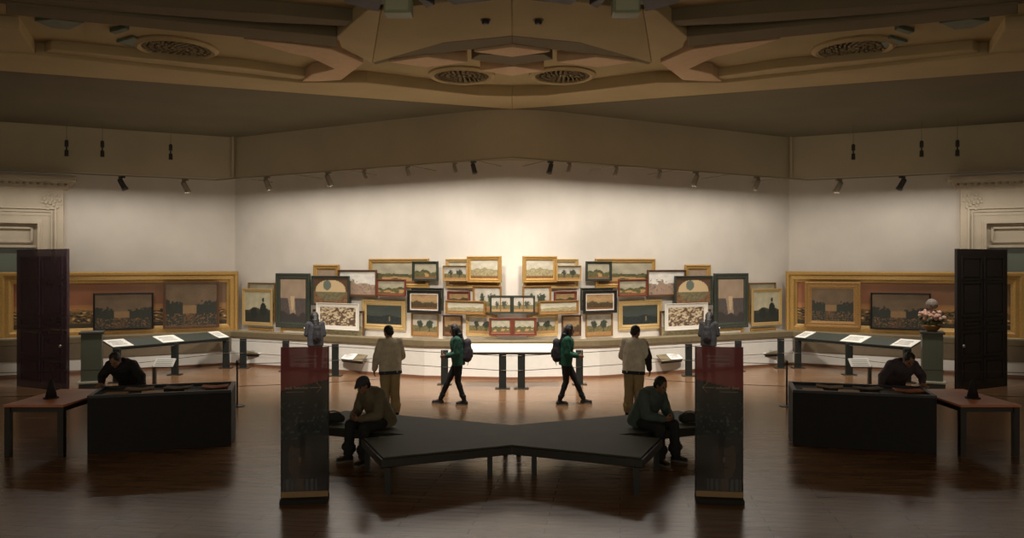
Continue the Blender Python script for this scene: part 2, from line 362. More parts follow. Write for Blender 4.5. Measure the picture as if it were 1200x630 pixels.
# ------------------------------------------------------------------ paintings
def pic_color(kind, u, v, sd):
    n = noise.noise(Vector((u*5+sd*3.1, v*5, sd))); n2 = noise.noise(Vector((u*16+sd, v*16, sd*2))); n3 = noise.noise(Vector((u*3+sd*7, 0, sd)))
    def L(*c): return Vector(lin(c))
    hor = .45+.12*n3
    if kind in ('land', 'paleland', 'dusk', 'sea', 'tree', 'drawing', 'panorama', 'mountain', 'street', 'figure', 'oval', 'nocturne'):
        sky = {'land': L(158, 150, 128), 'paleland': L(182, 174, 154), 'dusk': L(150, 120, 84), 'sea': L(62, 66, 60), 'tree': L(172, 164, 150),
               'drawing': L(176, 152, 118), 'panorama': L(140, 94, 66), 'mountain': L(210, 204, 194), 'street': L(140, 122, 104), 'figure': L(176, 168, 140), 'oval': L(86, 62, 44), 'nocturne': L(104, 84, 62)}[kind]
        gnd = {'land': L(88, 84, 52), 'paleland': L(150, 138, 104), 'dusk': L(70, 54, 34), 'sea': L(34, 40, 38), 'tree': L(108, 98, 64),
               'drawing': L(118, 92, 66), 'panorama': L(96, 72, 44), 'mountain': L(150, 128, 110), 'street': L(72, 62, 60), 'figure': L(60, 58, 48), 'oval': L(120, 88, 60), 'nocturne': L(66, 52, 36)}[kind]
    n4 = noise.noise(Vector((u*22+sd*5, v*34, sd)))
    c = sky*(1+.22*n+.12*n4) if v > hor else gnd*(1+.45*n2+.5*n4)
    if kind in ('land', 'dusk', 'paleland'):
        hills = hor+.12*noise.noise(Vector((u*6, sd, 1)))
        if v > hor-.02 and v < hills+.04: c = (L(64, 66, 44) if kind != 'paleland' else L(140, 132, 100))*(1+.3*n2)
        if v < hor-.12 and n > .12 and kind == 'land': c = L(168, 132, 88)
        if v < .14: c = L(120, 84, 52)*(1+.4*n2)
    if kind == 'nocturne':
        if v < .5+.25*abs(u-.5)+.12*n2 and abs(u-.45) > .12: c = L(42, 44, 34)*(1+.4*n4)
        if v < .3 and abs(n2) < .07: c = L(120, 86, 54)
        if .3 < v < .5 and .33 < u < .6: c = L(134, 104, 70)*(1+.2*n4)
    if kind == 'tree':
        for (tx, tw) in ((.3, .13), (.68, .2)):
            if (u-tx)**2/tw**2+(v-.55)**2/.25**2 < .55+.6*n2: c = L(54, 60, 46)*(1+.4*n2)
            if abs(u-tx) < .015 and v < .5: c = L(50, 40, 30)
        if v < .18: c = L(158, 120, 76)*(1+.2*n2)
    if kind == 'sea':
        if abs(v-.42) < .02: c = L(86, 84, 72)
        if abs(u-.66) < .02 and .2 < v < .42: c = L(120, 104, 76)
    if kind == 'mountain':
        if v < .12+.5*max(0, 1-abs(u-.35)/.32)+.08*n: c = L(158, 132, 112)*(1+.2*n2)
        if n2 > .3 and v < .7 and u < .5: c = L(110, 100, 90)
    if kind == 'street':
        c = L(156, 134, 112)*(1+.15*n)
        if v < .55-.0*n and (u < .3+.25*(0.55-v) or u > .62-.1*v): c = L(84, 74, 70)*(1+.3*n2)
        if v < .18+.1*n: c = L(58, 52, 50)
        if abs(u-.48) < .07*(v/.5) and .28 < v < .6: c = L(190, 162, 128)
    if kind == 'figure':
        if v < .35+.1*n: c = L(44, 46, 40)
        for (tx, ht) in ((.72, .75), (.35, .55)):
            if (u-tx)**2/.02+(v-ht*.55)**2/(ht*.35)**2 < .8: c = L(36, 42, 38)*(1+.3*n2)
        if (u-.72)**2*4+(v-.74)**2 < .006: c = L(50, 40, 34)
    if kind == 'oval':
        if ((u-.5)/.44)**2+((v-.52)/.42)**2 < 1: c = L(196, 170, 130) if v > .45 else L(112, 104, 76)*(1+.4*n2)
        if ((u-.4)/.12)**2+((v-.72)/.2)**2 < 1: c = L(100, 108, 96)
    if kind == 'drawing':
        if n2 > .05: c = L(84, 66, 50)
        elif n2 < -.2: c = L(196, 178, 150)
    if kind == 'panorama':
        c = L(152, 92, 60).lerp(L(112, 86, 60), min(1, max(0, u*1.1+.4*n)))*(1+.12*n)
        if v < .52: c = c.lerp(L(196, 140, 78), .6*max(0, 1-abs(v-.4)*5))
        if v < .38+.06*n: c = L(116, 88, 48)*(1+.5*n2)
        if v < .4+.1*n and n2 > .12: c = L(42, 38, 30)
        n5 = noise.noise(Vector((u*44+sd, v*30, 3)))
        if v < .42 and n5 > .2: c = L(150, 112, 62)
        if v < .40 and n5 < -.25: c = L(40, 36, 28)
        if v < .36 and n5 > .42: c = L(206, 168, 120)
        if v < .1: c = L(60, 48, 32)*(1+.3*n)
    return (max(0, c[0]), max(0, c[1]), max(0, c[2]), 1)

def canvas(w, h, kind, sd, nx=40, ny=28, m=None):
    bm = BM(); g = [[bm.verts.new((w*(i/nx-.5), 0, h*(j/ny-.5))) for i in range(nx+1)] for j in range(ny+1)]
    for j in range(ny):
        for i in range(nx): bm.faces.new((g[j][i], g[j][i+1], g[j+1][i+1], g[j+1][i]))
    lay = bm.loops.layers.float_color.new('pic')
    for f in bm.faces:
        for l in f.loops:
            l[lay] = pic_color(kind, l.vert.co.x/w+.5, l.vert.co.z/h+.5, sd)
    # give the canvas a thin stretcher depth
    ret = bmesh.ops.extrude_face_region(bm, geom=list(bm.faces))
    for v in [e for e in ret['geom'] if isinstance(e, bmesh.types.BMVert)]: v.co.y += .015
    bmesh.ops.recalc_face_normals(bm, faces=bm.faces)
    return bm
def ring(bm, w, h, prof):
    """mitred picture frame: prof = [(inset from the outer edge, depth towards the viewer)]"""
    loops = []
    for ins, d in prof:
        a, b = w/2-ins, h/2-ins
        loops.append([bm.verts.new(p) for p in ((-a, -d, -b), (a, -d, -b), (a, -d, b), (-a, -d, b))])
    for A, B in zip(loops, loops[1:]+loops[:1]):
        for k in range(4): bm.faces.new((A[k], A[(k+1) % 4], B[(k+1) % 4], B[k]))
    bmesh.ops.recalc_face_normals(bm, faces=bm.faces)
    return bm
def painting(x0, y0, x1, y1, fw, fm, kind, label, cat='painting', seg='back', off=.03, th=.06, matw=0, sd=None, side=None, group=None, res=None, name='framed_painting'):
    """rectangle measured in the right half; side -1 hangs its mirror twin"""
    s = side
    if seg == 'back': a, b = A0, A1
    elif seg == 'side': a, b = A1, A2
    if seg == 'centre':
        D = 20-off; X0, X1 = (x0-CX)*D/F, (x1-CX)*D/F; Y0 = Y1 = D
    else:
        X0, Y0 = seg_hit(x0, a, b, off); X1, Y1 = seg_hit(x1, a, b, off)
    c = Vector(((X0+X1)/2, (Y0+Y1)/2, 0)); w = math.hypot(X1-X0, Y1-Y0); D = c.y
    z0 = CH+(HY-y1)*D/F; z1 = CH+(HY-y0)*D/F; h = z1-z0; fw_m = fw*D/F
    rz = math.atan2(Y1-Y0, X1-X0)
    if s < 0: c.x = -c.x; rz = -rz
    t = thing(name, label, cat, (c.x, c.y, (z0+z1)/2), rz, group)
    prof = [(0, 0), (0, th*.7), (fw_m*.12, th), (fw_m*.3, th), (fw_m*.42, th*.65), (fw_m*.7, th*.75), (fw_m*.85, th*.45), (fw_m, th*.3), (fw_m, 0)]
    bm = BM(); ring(bm, w, h, prof); obj('frame', bm, fm, t)
    iw, ih = w-2*fw_m+.01, h-2*fw_m+.01
    if matw:
        mw = matw*D/F; bm = BM(); ring(bm, iw, ih, [(0, 0), (0, .02), (mw, .018), (mw, 0)]); obj('mount', bm, M_MAT, t)
        iw -= 2*mw-.01; ih -= 2*mw-.01
    sd = sd if sd is not None else (x0*.37+y0*.11) % 17
    nx, ny = res or (max(24, int(iw*48)), max(20, int(ih*48)))
    o = obj('canvas', canvas(iw, ih, kind, sd, nx, ny), M_CANVAS, t); o.location.y = -.014
    return t
G1, G2, G3 = .02, .11, .20
PAINT = [
 # x0,y0,x1,y1,frame px,material,kind,description, offset, mount
 (613, 303, 677, 338, 4.5, M_PALEGOLD, 'paleland', 'pale gilt framed wide landscape behind a small gilt one, top row', G1, 0),
 (612, 300, 652, 331, 5, M_GOLD, 'paleland', 'small gilt framed pale landscape by the top row centre gap', G2, 0),
 (652, 311, 680, 329, 1, M_PALEGOLD, 'tree', 'thin framed pale tree sketch overlapping the wide pale gilt landscape', G2, 0),
 (697, 303, 767, 337, 5, M_GOLD, 'land', 'wide gilt framed landscape at the outer end of the top row', G1, 0),
 (686, 306, 716, 329, 3, M_GRNF, 'land', 'small dark framed landscape overlapping the wide gilt landscape', G2, 0),
 (724, 327, 758, 347, 2.2, M_RED, 'land', 'red-brown framed landscape under the wide gilt landscape', G3, 0),
 (758, 316, 803, 347, 2.4, M_BRN, 'mountain', 'thin walnut framed pale mountain picture beside the wide gilt landscape', G2, 0),
 (612, 335, 645, 366, 2.2, M_OLDGOLD, 'tree', 'old gilt framed garden picture under the top row near the centre', G1, 0),
 (649, 341, 675, 357, 2.6, M_RED, 'dusk', 'small red-brown framed dark green landscape in the second row', G1, 0),
 (631, 352, 677, 368, 2.4, M_OLDGOLD, 'paleland', 'long low old gilt framed landscape in the second row', G2, 0),
 (617, 368, 653, 394, 3.5, M_PALEGOLD, 'tree', 'pale gilt framed tree picture in the bottom row near the centre', G1, 0),
 (658, 369, 680, 394, 2, M_BRN, 'dusk', 'narrow upright walnut framed picture above the green-jacketed visitor', G1, 0),
 (680, 337, 717, 363, 2.5, M_GRNF, 'land', 'dark green framed picture half hidden by the black framed one', G1, 0),
 (683, 340, 722, 367, 4, M_BLK, 'dusk', 'heavy black framed landscape with a thin pale inner edge', G2, 1),
 (686, 367, 717, 394, 1.6, M_OLDGOLD, 'tree', 'thin framed pale lakeside picture under the black framed landscape', G1, 0),
 (724, 351, 775, 386, 6.5, M_PALEGOLD, 'sea', 'heavy gilt framed dark sea picture', G1, 0),
 (802, 310, 832, 346, 6, M_GOLD, 'street', 'upright bright gilt framed picture near the tall dark one', G1, 0),
 (790, 323, 834, 358, 3, M_GRNF, 'oval', 'dark framed oval scene overlapping the upright gilt picture', G2, 0),
 (779, 355, 828, 386, 1, M_MAT, 'drawing', 'white mounted brown drawing beside the tall dark picture', G1, 4),
 (773, 363, 832, 402, 2.2, M_BRN, 'paleland', 'low walnut framed picture standing behind the far visitor', .02, 0),
 (836, 320, 876, 384, 7, M_GRNF, 'street', 'tall dark green framed upright street scene', G2, 0),
 (877, 331, 908, 376, 1.6, M_OLDGOLD, 'land', 'thin framed meadow picture beside the tall dark one', G1, 0),
 (880, 338, 915, 381, 4, M_PALEGOLD, 'figure', 'gilt framed picture of dark figures at the end of the wall', G2, 0),
 (879, 384, 908, 405, 4, M_GOLD, 'land', 'small gilt framed picture low in the corner', G1, 0),
 (838, 384, 870, 404, 3.5, M_GOLD, 'mountain', 'small gilt framed picture under the tall dark one', G1, 0),
]
LAYER = {}
for i in sorted(range(len(PAINT)), key=lambda k: (.11 if k == 18 else PAINT[k][8])):
    x0, y0, x1, y1 = PAINT[i][:4]; n = 0
    for j, m_ in LAYER.items():
        a0, b0, a1, b1 = PAINT[j][:4]
        if x0 < a1+1 and x1 > a0-1 and y0 < b1+1 and y1 > b0-1: n = max(n, m_+1)
    LAYER[i] = n
for s, half in ((1, 'right'), (-1, 'left')):
    for i, (x0, y0, x1, y1, fw, fm, kd, lb, off, mw) in enumerate(PAINT):
        off = .02+.075*LAYER[i]
        painting(x0, y0, x1, y1, fw, fm, kd, '%s, %s half' % (lb, half), off=off, matw=mw, side=s,
                 group='salon hang on the %s half of the back wall' % half)
# centre pictures
painting(574, 346, 600, 367, 2.2, M_GRNF, 'tree', 'left one of the two small dark framed landscapes meeting at the centre, upper pair', seg='centre', off=.36, side=1, group='centre pictures', sd=2)
painting(600, 346, 627, 367, 2.2, M_GRNF, 'tree', 'right one of the two small dark framed landscapes meeting at the centre, upper pair', seg='centre', off=.36, side=1, group='centre pictures', sd=2)
painting(573, 372, 600.5, 393, 3, M_RED, 'land', 'left one of the two small red-brown framed landscapes meeting at the centre, lower pair', seg='centre', off=.36, side=1, group='centre pictures', sd=5)
painting(600.5, 372, 629, 393, 3, M_RED, 'land', 'right one of the two small red-brown framed landscapes meeting at the centre, lower pair', seg='centre', off=.36, side=1, group='centre pictures', sd=5)
# panoramas on the side walls and the pictures hanging before them
for s, half in ((1, 'right'), (-1, 'left')):
    painting(921, 318, 1201, 396, 13.5, M_GOLD, 'panorama', 'huge gilt framed panorama of a city at dusk on the %s side wall' % half, seg='side', off=.36, th=.16, side=s, sd=3, res=(280, 96))
    painting(943, 330, 1009, 384, 8 if s > 0 else 3, M_OLDGOLD if s > 0 else M_BRN, 'nocturne',
             '%s framed dark landscape in front of the %s panorama, nearer the corner' % ('gilt' if s > 0 else 'thin brown', half), seg='side', off=.56, side=s, sd=8)
    painting(1020, 343, 1091, 386, 2, M_BLK, 'nocturne', 'thin black framed wooded picture in front of the middle of the %s panorama' % half, seg='side', off=.56, side=s, sd=11)

# ------------------------------------------------------------------ barrier posts, reading desks, cables
PH = .82
posts = [(611, 17.7), (679, 18.3), (807, 19.7), (865, 20.6), (915, 21.2), (935, 21.2), (995, 19.9), (1063, 18.6)]
ordw = ['first', 'second', 'third', 'fourth', 'fifth', 'sixth', 'seventh', 'eighth']
def post_at(px, d, label):
    x = (px-CX)*d/F
    t = thing('barrier_post', label, 'barrier post', (x, d, 0), 0, 'dark barrier posts before the paintings')
    bm = BM(); box(bm, (0, 0, PH/2), (.17, .09, PH)); obj('shaft', bm, M_POST, t, bevel=.01)
    bm = BM(); box(bm, (0, 0, .01), (.34, .22, .02)); obj('foot_plate', bm, M_POST, t, bevel=.005)
for s, half in ((1, 'right'), (-1, 'left')):
    for i, (px, d) in enumerate(posts):
        post_at(CX+s*(px-CX), d, 'broad dark barrier post, %s one from the centre, %s half' % (ordw[i], half))
def cable(z, pts, r, label, sag=.0, group=None, name='barrier_cable'):
    bm = BM(); q = []
    for (x0, y0), (x1, y1) in zip(pts, pts[1:]):
        for k in range(8):
            t = k/8; q.append((x0+(x1-x0)*t, y0+(y1-y0)*t, z-sag*4*t*(1-t)))
    q.append((*pts[-1], z)); tube(bm, q, r, 6); return tag(obj(name, bm, M_CABLE), label, 'cable', group)
wp = [((px-CX)*d/F, d-.056) for px, d in posts]
full = [(-x, y) for x, y in wp[::-1]]+wp
cable(.76, full, .008, 'upper steel cable strung across the broad dark barrier posts')
cable(.42, full, .008, 'lower steel cable strung across the broad dark barrier posts')
# slim stanchions in a second line
st = [(743, 16.6), (922, 15.5), (1212, 14.2)]
for s, half in ((1, 'right'), (-1, 'left')):
    for (px, d), w in zip(st[:2], ('behind the man in the pale jacket', 'between the banner and the black block')):
        t = thing('slim_stanchion', 'thin dark rope stanchion %s, %s half' % (w, half), 'stanchion', ((CX+s*(px-CX)-CX)*d/F, d, 0), 0, 'thin stanchions')
        bm = BM(); tube(bm, [(0, 0, .02), (0, 0, .88)], .018, 10); obj('pole', bm, M_POST, t)
        bm = BM(); lathe(bm, [(.15, 0), (.15, .012), (.05, .02), (.02, .03)], seg=20); obj('base', bm, M_POST, t)
        bm = BM(); lathe(bm, [(.02, .87), (.03, .88), (.03, .9), (.01, .92)], seg=12); obj('cap', bm, M_CABLE, t)
    q = [(s*(px-CX)*d/F, d) for px, d in st]
    cable(.85, q, .007, 'thin barrier line strung at the top of the slim stanchions, %s half' % half, .02)
    cable(.40, q, .006, 'thin barrier line strung low between the slim stanchions, %s half' % half, .02)

def desk(pts, z, depth, rise, m, cards, label, name='reading_desk', text=True):
    """long sloped board: front edge pts (two XY), rising away from the viewer"""
    a, b = Vector((*pts[0], 0)), Vector((*pts[1], 0)); d = (b-a); w = d.length; rz = math.atan2(d.y, d.x)
    t = thing(name, label, 'reading desk', (a.x, a.y, z), rz)
    sl = math.atan2(rise, depth); L = math.hypot(rise, depth); M = Matrix.Rotation(sl, 4, 'X')
    bm = BM(); box(bm, (w/2, L/2, 0), (w, L, .03), M); obj('board', bm, m, t)
    bm = BM(); box(bm, (w/2, .03, -.03), (w, .03, .06)); obj('front_rail', bm, M_POST, t)
    for c0, c1 in cards:
        bm = BM(); box(bm, (w*(c0+c1)/2, L/2, .022), (w*(c1-c0), L*.94, .012), M); cd = obj('label_card', bm, M_CARD, t)
        if text:
            bm = BM()
            for k in range(5):
                box(bm, (w*(c0+(c1-c0)*.45), L*(.25+.12*k), .03), (w*(c1-c0)*(.7-.06*(k % 3)), L*.03, .003), M)
            obj('printed_lines', bm, M_INK, cd)
    return t
desk([(-1.18, 17.62), (1.18, 17.62)], .85, .62, .1, M_CARD, [(.02, .98)], 'long white reading desk on the two posts at the centre', text=False)
for s, half in ((1, 'right'), (-1, 'left')):
    def dk(p0, d0, p1, d1, cards, lb, z=.83, dep=.55, rise=.14, m=M_DESK):
        a = ((p0-CX)*d0/F*s, d0); b = ((p1-CX)*d1/F*s, d1)
        if s < 0: a, b = b, a; cards = [(1-y, 1-x) for x, y in cards]
        desk([a, b], z, dep, rise, m, cards, lb)
    dk(931, 21.2, 1067, 18.6, [(0, .1), (.42, .6), (.84, 1)], 'long dark green reading desk with white cards below the panorama, %s side' % half)
    # low label shelves against the white plinth wall
    dk(776, 19.75, 800, 20.2, [(.45, 1)], 'short grey low shelf with a white card by the third post, %s half' % half, z=.36, dep=.2, rise=.14, m=M_TRIM)
    dk(872, 21.35, 913, 21.85-.3, [(0, .62)], 'grey low shelf with a wide white card near the corner, %s half' % half, z=.34, dep=.2, rise=.14, m=M_TRIM)
    # freestanding white label panel
    x = s*(419)*17.0/F
    t = thing('label_stand', 'small white printed panel on a square post behind the black block, %s side' % half, 'label stand', (x, 17.0, 0), 0)
    bm = BM(); box(bm, (0, 0, .31), (.07, .06, .62)); obj('post', bm, M_CABLE, t)
    bm = BM(); box(bm, (0, 0, .01), (.25, .25, .02)); obj('base', bm, M_POST, t)
    M = Matrix.Translation((s*-.02+s*(-.02), 0, .68)) @ Matrix.Rotation(math.radians(42), 4, 'X')
    bm = BM(); box(bm, (s*-.18+.0, 0, 0), (.44, .24, .025), M); pn = obj('panel', bm, M_CARD, t)
    bm = BM()
    for k in range(4): box(bm, (s*-.18, -.08+.05*k, .015), (.36, .008, .004), M)
    obj('printed_lines', bm, M_INK, pn)
    # octagonal display pedestal
    dped = 17.6; x = s*(492)*dped/F
    t = thing('display_pedestal', 'green-grey display pedestal with a pale foot moulding beside the %s door leaf' % half, 'pedestal', (x, dped, 0), s*math.radians(-24))
    bm = BM(); box(bm, (0, 0, .72), (.42, .42, 1.12)); obj('body', bm, M_PED, t, bevel=.01)
    bm = BM(); box(bm, (0, 0, .08), (.5, .5, .16)); obj('foot', bm, M_PEDD, t, bevel=.01)
    bm = BM(); box(bm, (0, 0, .185), (.54, .54, .05)); obj('foot_moulding', bm, mat('pale_foot_moulding', (176, 174, 156), .5), t, bevel=.008)
    bm = BM(); box(bm, (0, 0, 1.3), (.5, .5, .05)); obj('top', bm, M_PEDD, t, bevel=.008)
# flower mound on the right pedestal
t = thing('flower_arrangement', 'mound of pale pink flowers in a low bowl on the right pedestal', 'flowers', (492*17.6/F, 17.6, 1.325))
bm = BM(); lathe(bm, [(.09, 0), (.12, .02), (.2, .12), (.21, .15), (.18, .15)], seg=20); obj('bowl', bm, M_OLDGOLD, t, smooth=True)
for nm, n, cz, col, rr in (('leaf_mass', 60, .2, (92, 96, 66), .05), ('blossoms', 70, .32, (198, 158, 138), .05), ('grey_seed_head', 1, .62, (128, 116, 106), .12)):
    bm = BM()
    for k in range(n):
        a = random.uniform(0, 6.28); q = random.uniform(0, .26) if n > 1 else 0
        if n > 1: c = Vector((q*math.cos(a), q*math.sin(a), cz+random.uniform(-.05, .16)*(1-q)))
        else: c = Vector((0, 0, cz))
        bmesh.ops.create_icosphere(bm, subdivisions=2, radius=rr*random.uniform(.7, 1.1), matrix=Matrix.Translation(c))
    if n == 1:
        tube(bm, [(0, 0, .3), (0, 0, .55)], .012, 6)
    obj(nm, bm, mat(nm, col, .8, noise_amt=.2, noise_scale=20), t)

# ------------------------------------------------------------------ crossing bench
NL, FL, NR, FR = (-1.62, 9.51), (-2.09, 10.64), (3.23, 11.54), (2.76, 12.67)
def cross_outline():
    def inter(p, q, r, s_):
        d1 = (q[0]-p[0], q[1]-p[1]); d2 = (s_[0]-r[0], s_[1]-r[1]); den = d1[0]*d2[1]-d1[1]*d2[0]
        t = ((r[0]-p[0])*d2[1]-(r[1]-p[1])*d2[0])/den; return (p[0]+d1[0]*t, p[1]+d1[1]*t)
    m = lambda p: (-p[0], p[1])
    near = inter(NL, NR, m(NL), m(NR)); far = inter(FL, FR, m(FL), m(FR))
    lft = inter(FL, FR, m(NL), m(NR)); rgt = m(lft)
    return [NL, near, m(NL), m(FL), rgt, NR, FR, far, m(FR), m(NR), lft, FL]
t = thing('crossing_bench', 'wide low dark bench whose two long arms cross in an X in the foreground', 'bench', (0, 11, 0))
out = [(x, y-11) for x, y in cross_outline()]
def inset(pts, k):
    n = len(pts); r = []
    a = sum(pts[i][0]*pts[(i+1) % n][1]-pts[(i+1) % n][0]*pts[i][1] for i in range(n)); sg = 1 if a > 0 else -1
    for i in range(n):
        p0, p1, p2 = Vector(pts[i-1]), Vector(pts[i]), Vector(pts[(i+1) % n])
        e1 = (p1-p0).normalized(); e2 = (p2-p1).normalized(); n1 = Vector((-e1.y, e1.x))*sg; n2 = Vector((-e2.y, e2.x))*sg
        bis = (n1+n2); bis = bis/max(.3, bis.length_squared)*2; r.append((p1.x+bis.x*k, p1.y+bis.y*k))
    return r
bm = BM(); prism(bm, out, .33, .435); obj('seat_frame', bm, M_BENCH, t, bevel=.01)
bm = BM(); prism(bm, inset(out, .03), .435, .455); obj('seat_top', bm, M_BENCHT, t)
for s in (1, -1):
    for (x, y) in (NL, FL, NR, FR, (.3, 10.32), (.1, 11.55)):
        c = Vector((x, y))
        inx = Vector((.8, 11.1))-c if x < 2 else Vector((.8, 11.1))-c
        c = c+inx.normalized()*.09 if abs(x) > 1 else c
        bm = BM(); box(bm, (s*c.x, c.y-11+(.1 if abs(x) < 1 and y < 11 else 0), .165), (.07, .07, .33)); obj('leg', bm, M_BENCH, t)

# ------------------------------------------------------------------ banners
M_BAN = attr_mat('printed_banner', .6, alpha=.82)
def banner(s, label):
    d = 9.25; w = .555; H = 1.86
    x = s*(243)*d/F
    t = thing('standing_banner', label, 'banner', (x, d, 0), s*math.radians(-7))
    nx, ny = 44, 120
    bm = BM(); z0 = .12
    g = [[bm.verts.new((w*(i/nx-.5), 0, z0+(H-z0)*j/ny)) for i in range(nx+1)] for j in range(ny+1)]
    for j in range(ny):
        for i in range(nx): bm.faces.new((g[j][i], g[j][i+1], g[j+1][i+1], g[j+1][i]))
    lay = bm.loops.layers.float_color.new('pic')
    def col(u, v):          # u counted from the outer side inwards
        n = noise.noise(Vector((u*6, v*18, 4))); n2 = noise.noise(Vector((u*14, v*40, 9)))
        edge = .70+.075*u
        if v > edge: return lin((132, 52, 50))
        c = Vector(lin((30, 36, 33)))*(1+.3*n)
        if .3 < v < .62 and n2 > .25: c = Vector(lin((58, 66, 60)))
        if v < .36:
            c = Vector(lin((34, 31, 30)))
            fx, fy = (u-.40)/.26, (v-.22)/.15
            if fx*fx+fy*fy < 1: c = Vector(lin((74, 60, 46))).lerp(Vector(lin((46, 40, 36))), min(1, max(0, u*1.6-.35)))
            if ((u-.40)/.34)**2+((v-.245)/.16)**2 < 1 and (v > .30+.3*abs(u-.4)**1.5 or abs(u-.4) > .25): c = Vector(lin((30, 26, 24)))*(1+.2*n2)
            for ex in (.30, .5):
                if abs(u-ex) < .05 and abs(v-.25) < .006: c = Vector(lin((34, 28, 25)))
            if abs(u-.4) < .02 and .2 < v < .235: c = Vector(lin((104, 84, 66)))
            if abs(u-.4) < .08 and abs(v-.165) < .005: c = Vector(lin((66, 42, 38)))
            if v < .09 and abs(u-.4) < .36: c = Vector(lin((76, 74, 76)))*(1+.5*math.sin(u*60))*.8
            if v < .09 and abs(u-.4) < .07: c = Vector(lin((84, 68, 55)))
        return (c[0], c[1], c[2])
    for f in bm.faces:
        for l in f.loops:
            u = l.vert.co.x/w+.5; u = u if s < 0 else 1-u
            l[lay] = (*col(u, (l.vert.co.z-z0)/(H-z0)), 1)
    ret = bmesh.ops.extrude_face_region(bm, geom=list(bm.faces))
    for v in [e for e in ret['geom'] if isinstance(e, bmesh.types.BMVert)]: v.co.y += .02
    bmesh.ops.recalc_face_normals(bm, faces=bm.faces)
    pn = obj('printed_panel', bm, M_BAN, t)
    # arrow and lettering strokes
    k = -s                        # direction of the mirror
    mt = mat('banner_print', (150, 138, 118), .6)
    bm = BM()
    def stroke(x0, z0_, x1, z1_, th=.006):
        dx, dz = x1-x0, z1_-z0_; L = math.hypot(dx, dz); a = math.atan2(dz, dx)
        M = Matrix.Translation((k*(x0+x1)/2, -.004, (z0_+z1_)/2)) @ Matrix.Rotation(-a*k, 4, 'Y'); box(bm, (0, 0, 0), (L, .004, th), M)
    zz = 1.37
    stroke(.06, zz, .2, zz); stroke(.2, zz, .14, zz+.06); stroke(.2, zz, .14, zz-.06)
    obj('arrow', bm, mt, pn)
    bm = BM(); xx = -.225
    for q, hgt in enumerate((3, 2, 2, 4, 0, 4, 2, 3, 2, 2, 4, 2, 2)):
        if hgt: stroke(xx, zz-.012, xx+.002, zz-.012+.008*hgt, .007); stroke(xx, zz-.012, xx+.012, zz-.010, .005); stroke(xx+.012, zz-.012, xx+.013, zz+.006, .005)
        xx += .021
    for q in range(3):
        stroke(-.12, 1.75-.045*q, .16-.03*q, 1.75-.045*q, .006)
    stroke(-.22, zz-.05, -.0, zz-.05, .004); obj('lettering', bm, mt, pn)
    bm = BM(); box(bm, (0, .01, .09), (w, .05, .07)); obj('wooden_strip', bm, mat('banner_strip_wood', (150, 122, 82), .5, noise_amt=.1, noise_scale=8), t, bevel=.004)
    bm = BM(); box(bm, (0, .01, .0275), (w, .26, .055)); obj('foot', bm, M_BLACK, t, bevel=.005)
    bm = BM(); tube(bm, [(-w/2, .03, .05), (-w/2, .03, H)], .008, 6); tube(bm, [(w/2, .03, .05), (w/2, .03, H)], .008, 6); obj('side_rail', bm, M_POST, t)
banner(-1, 'upright red and black banner with an arrow pointing right, left foreground')
banner(1, 'upright red and black banner with an arrow pointing left, right foreground')

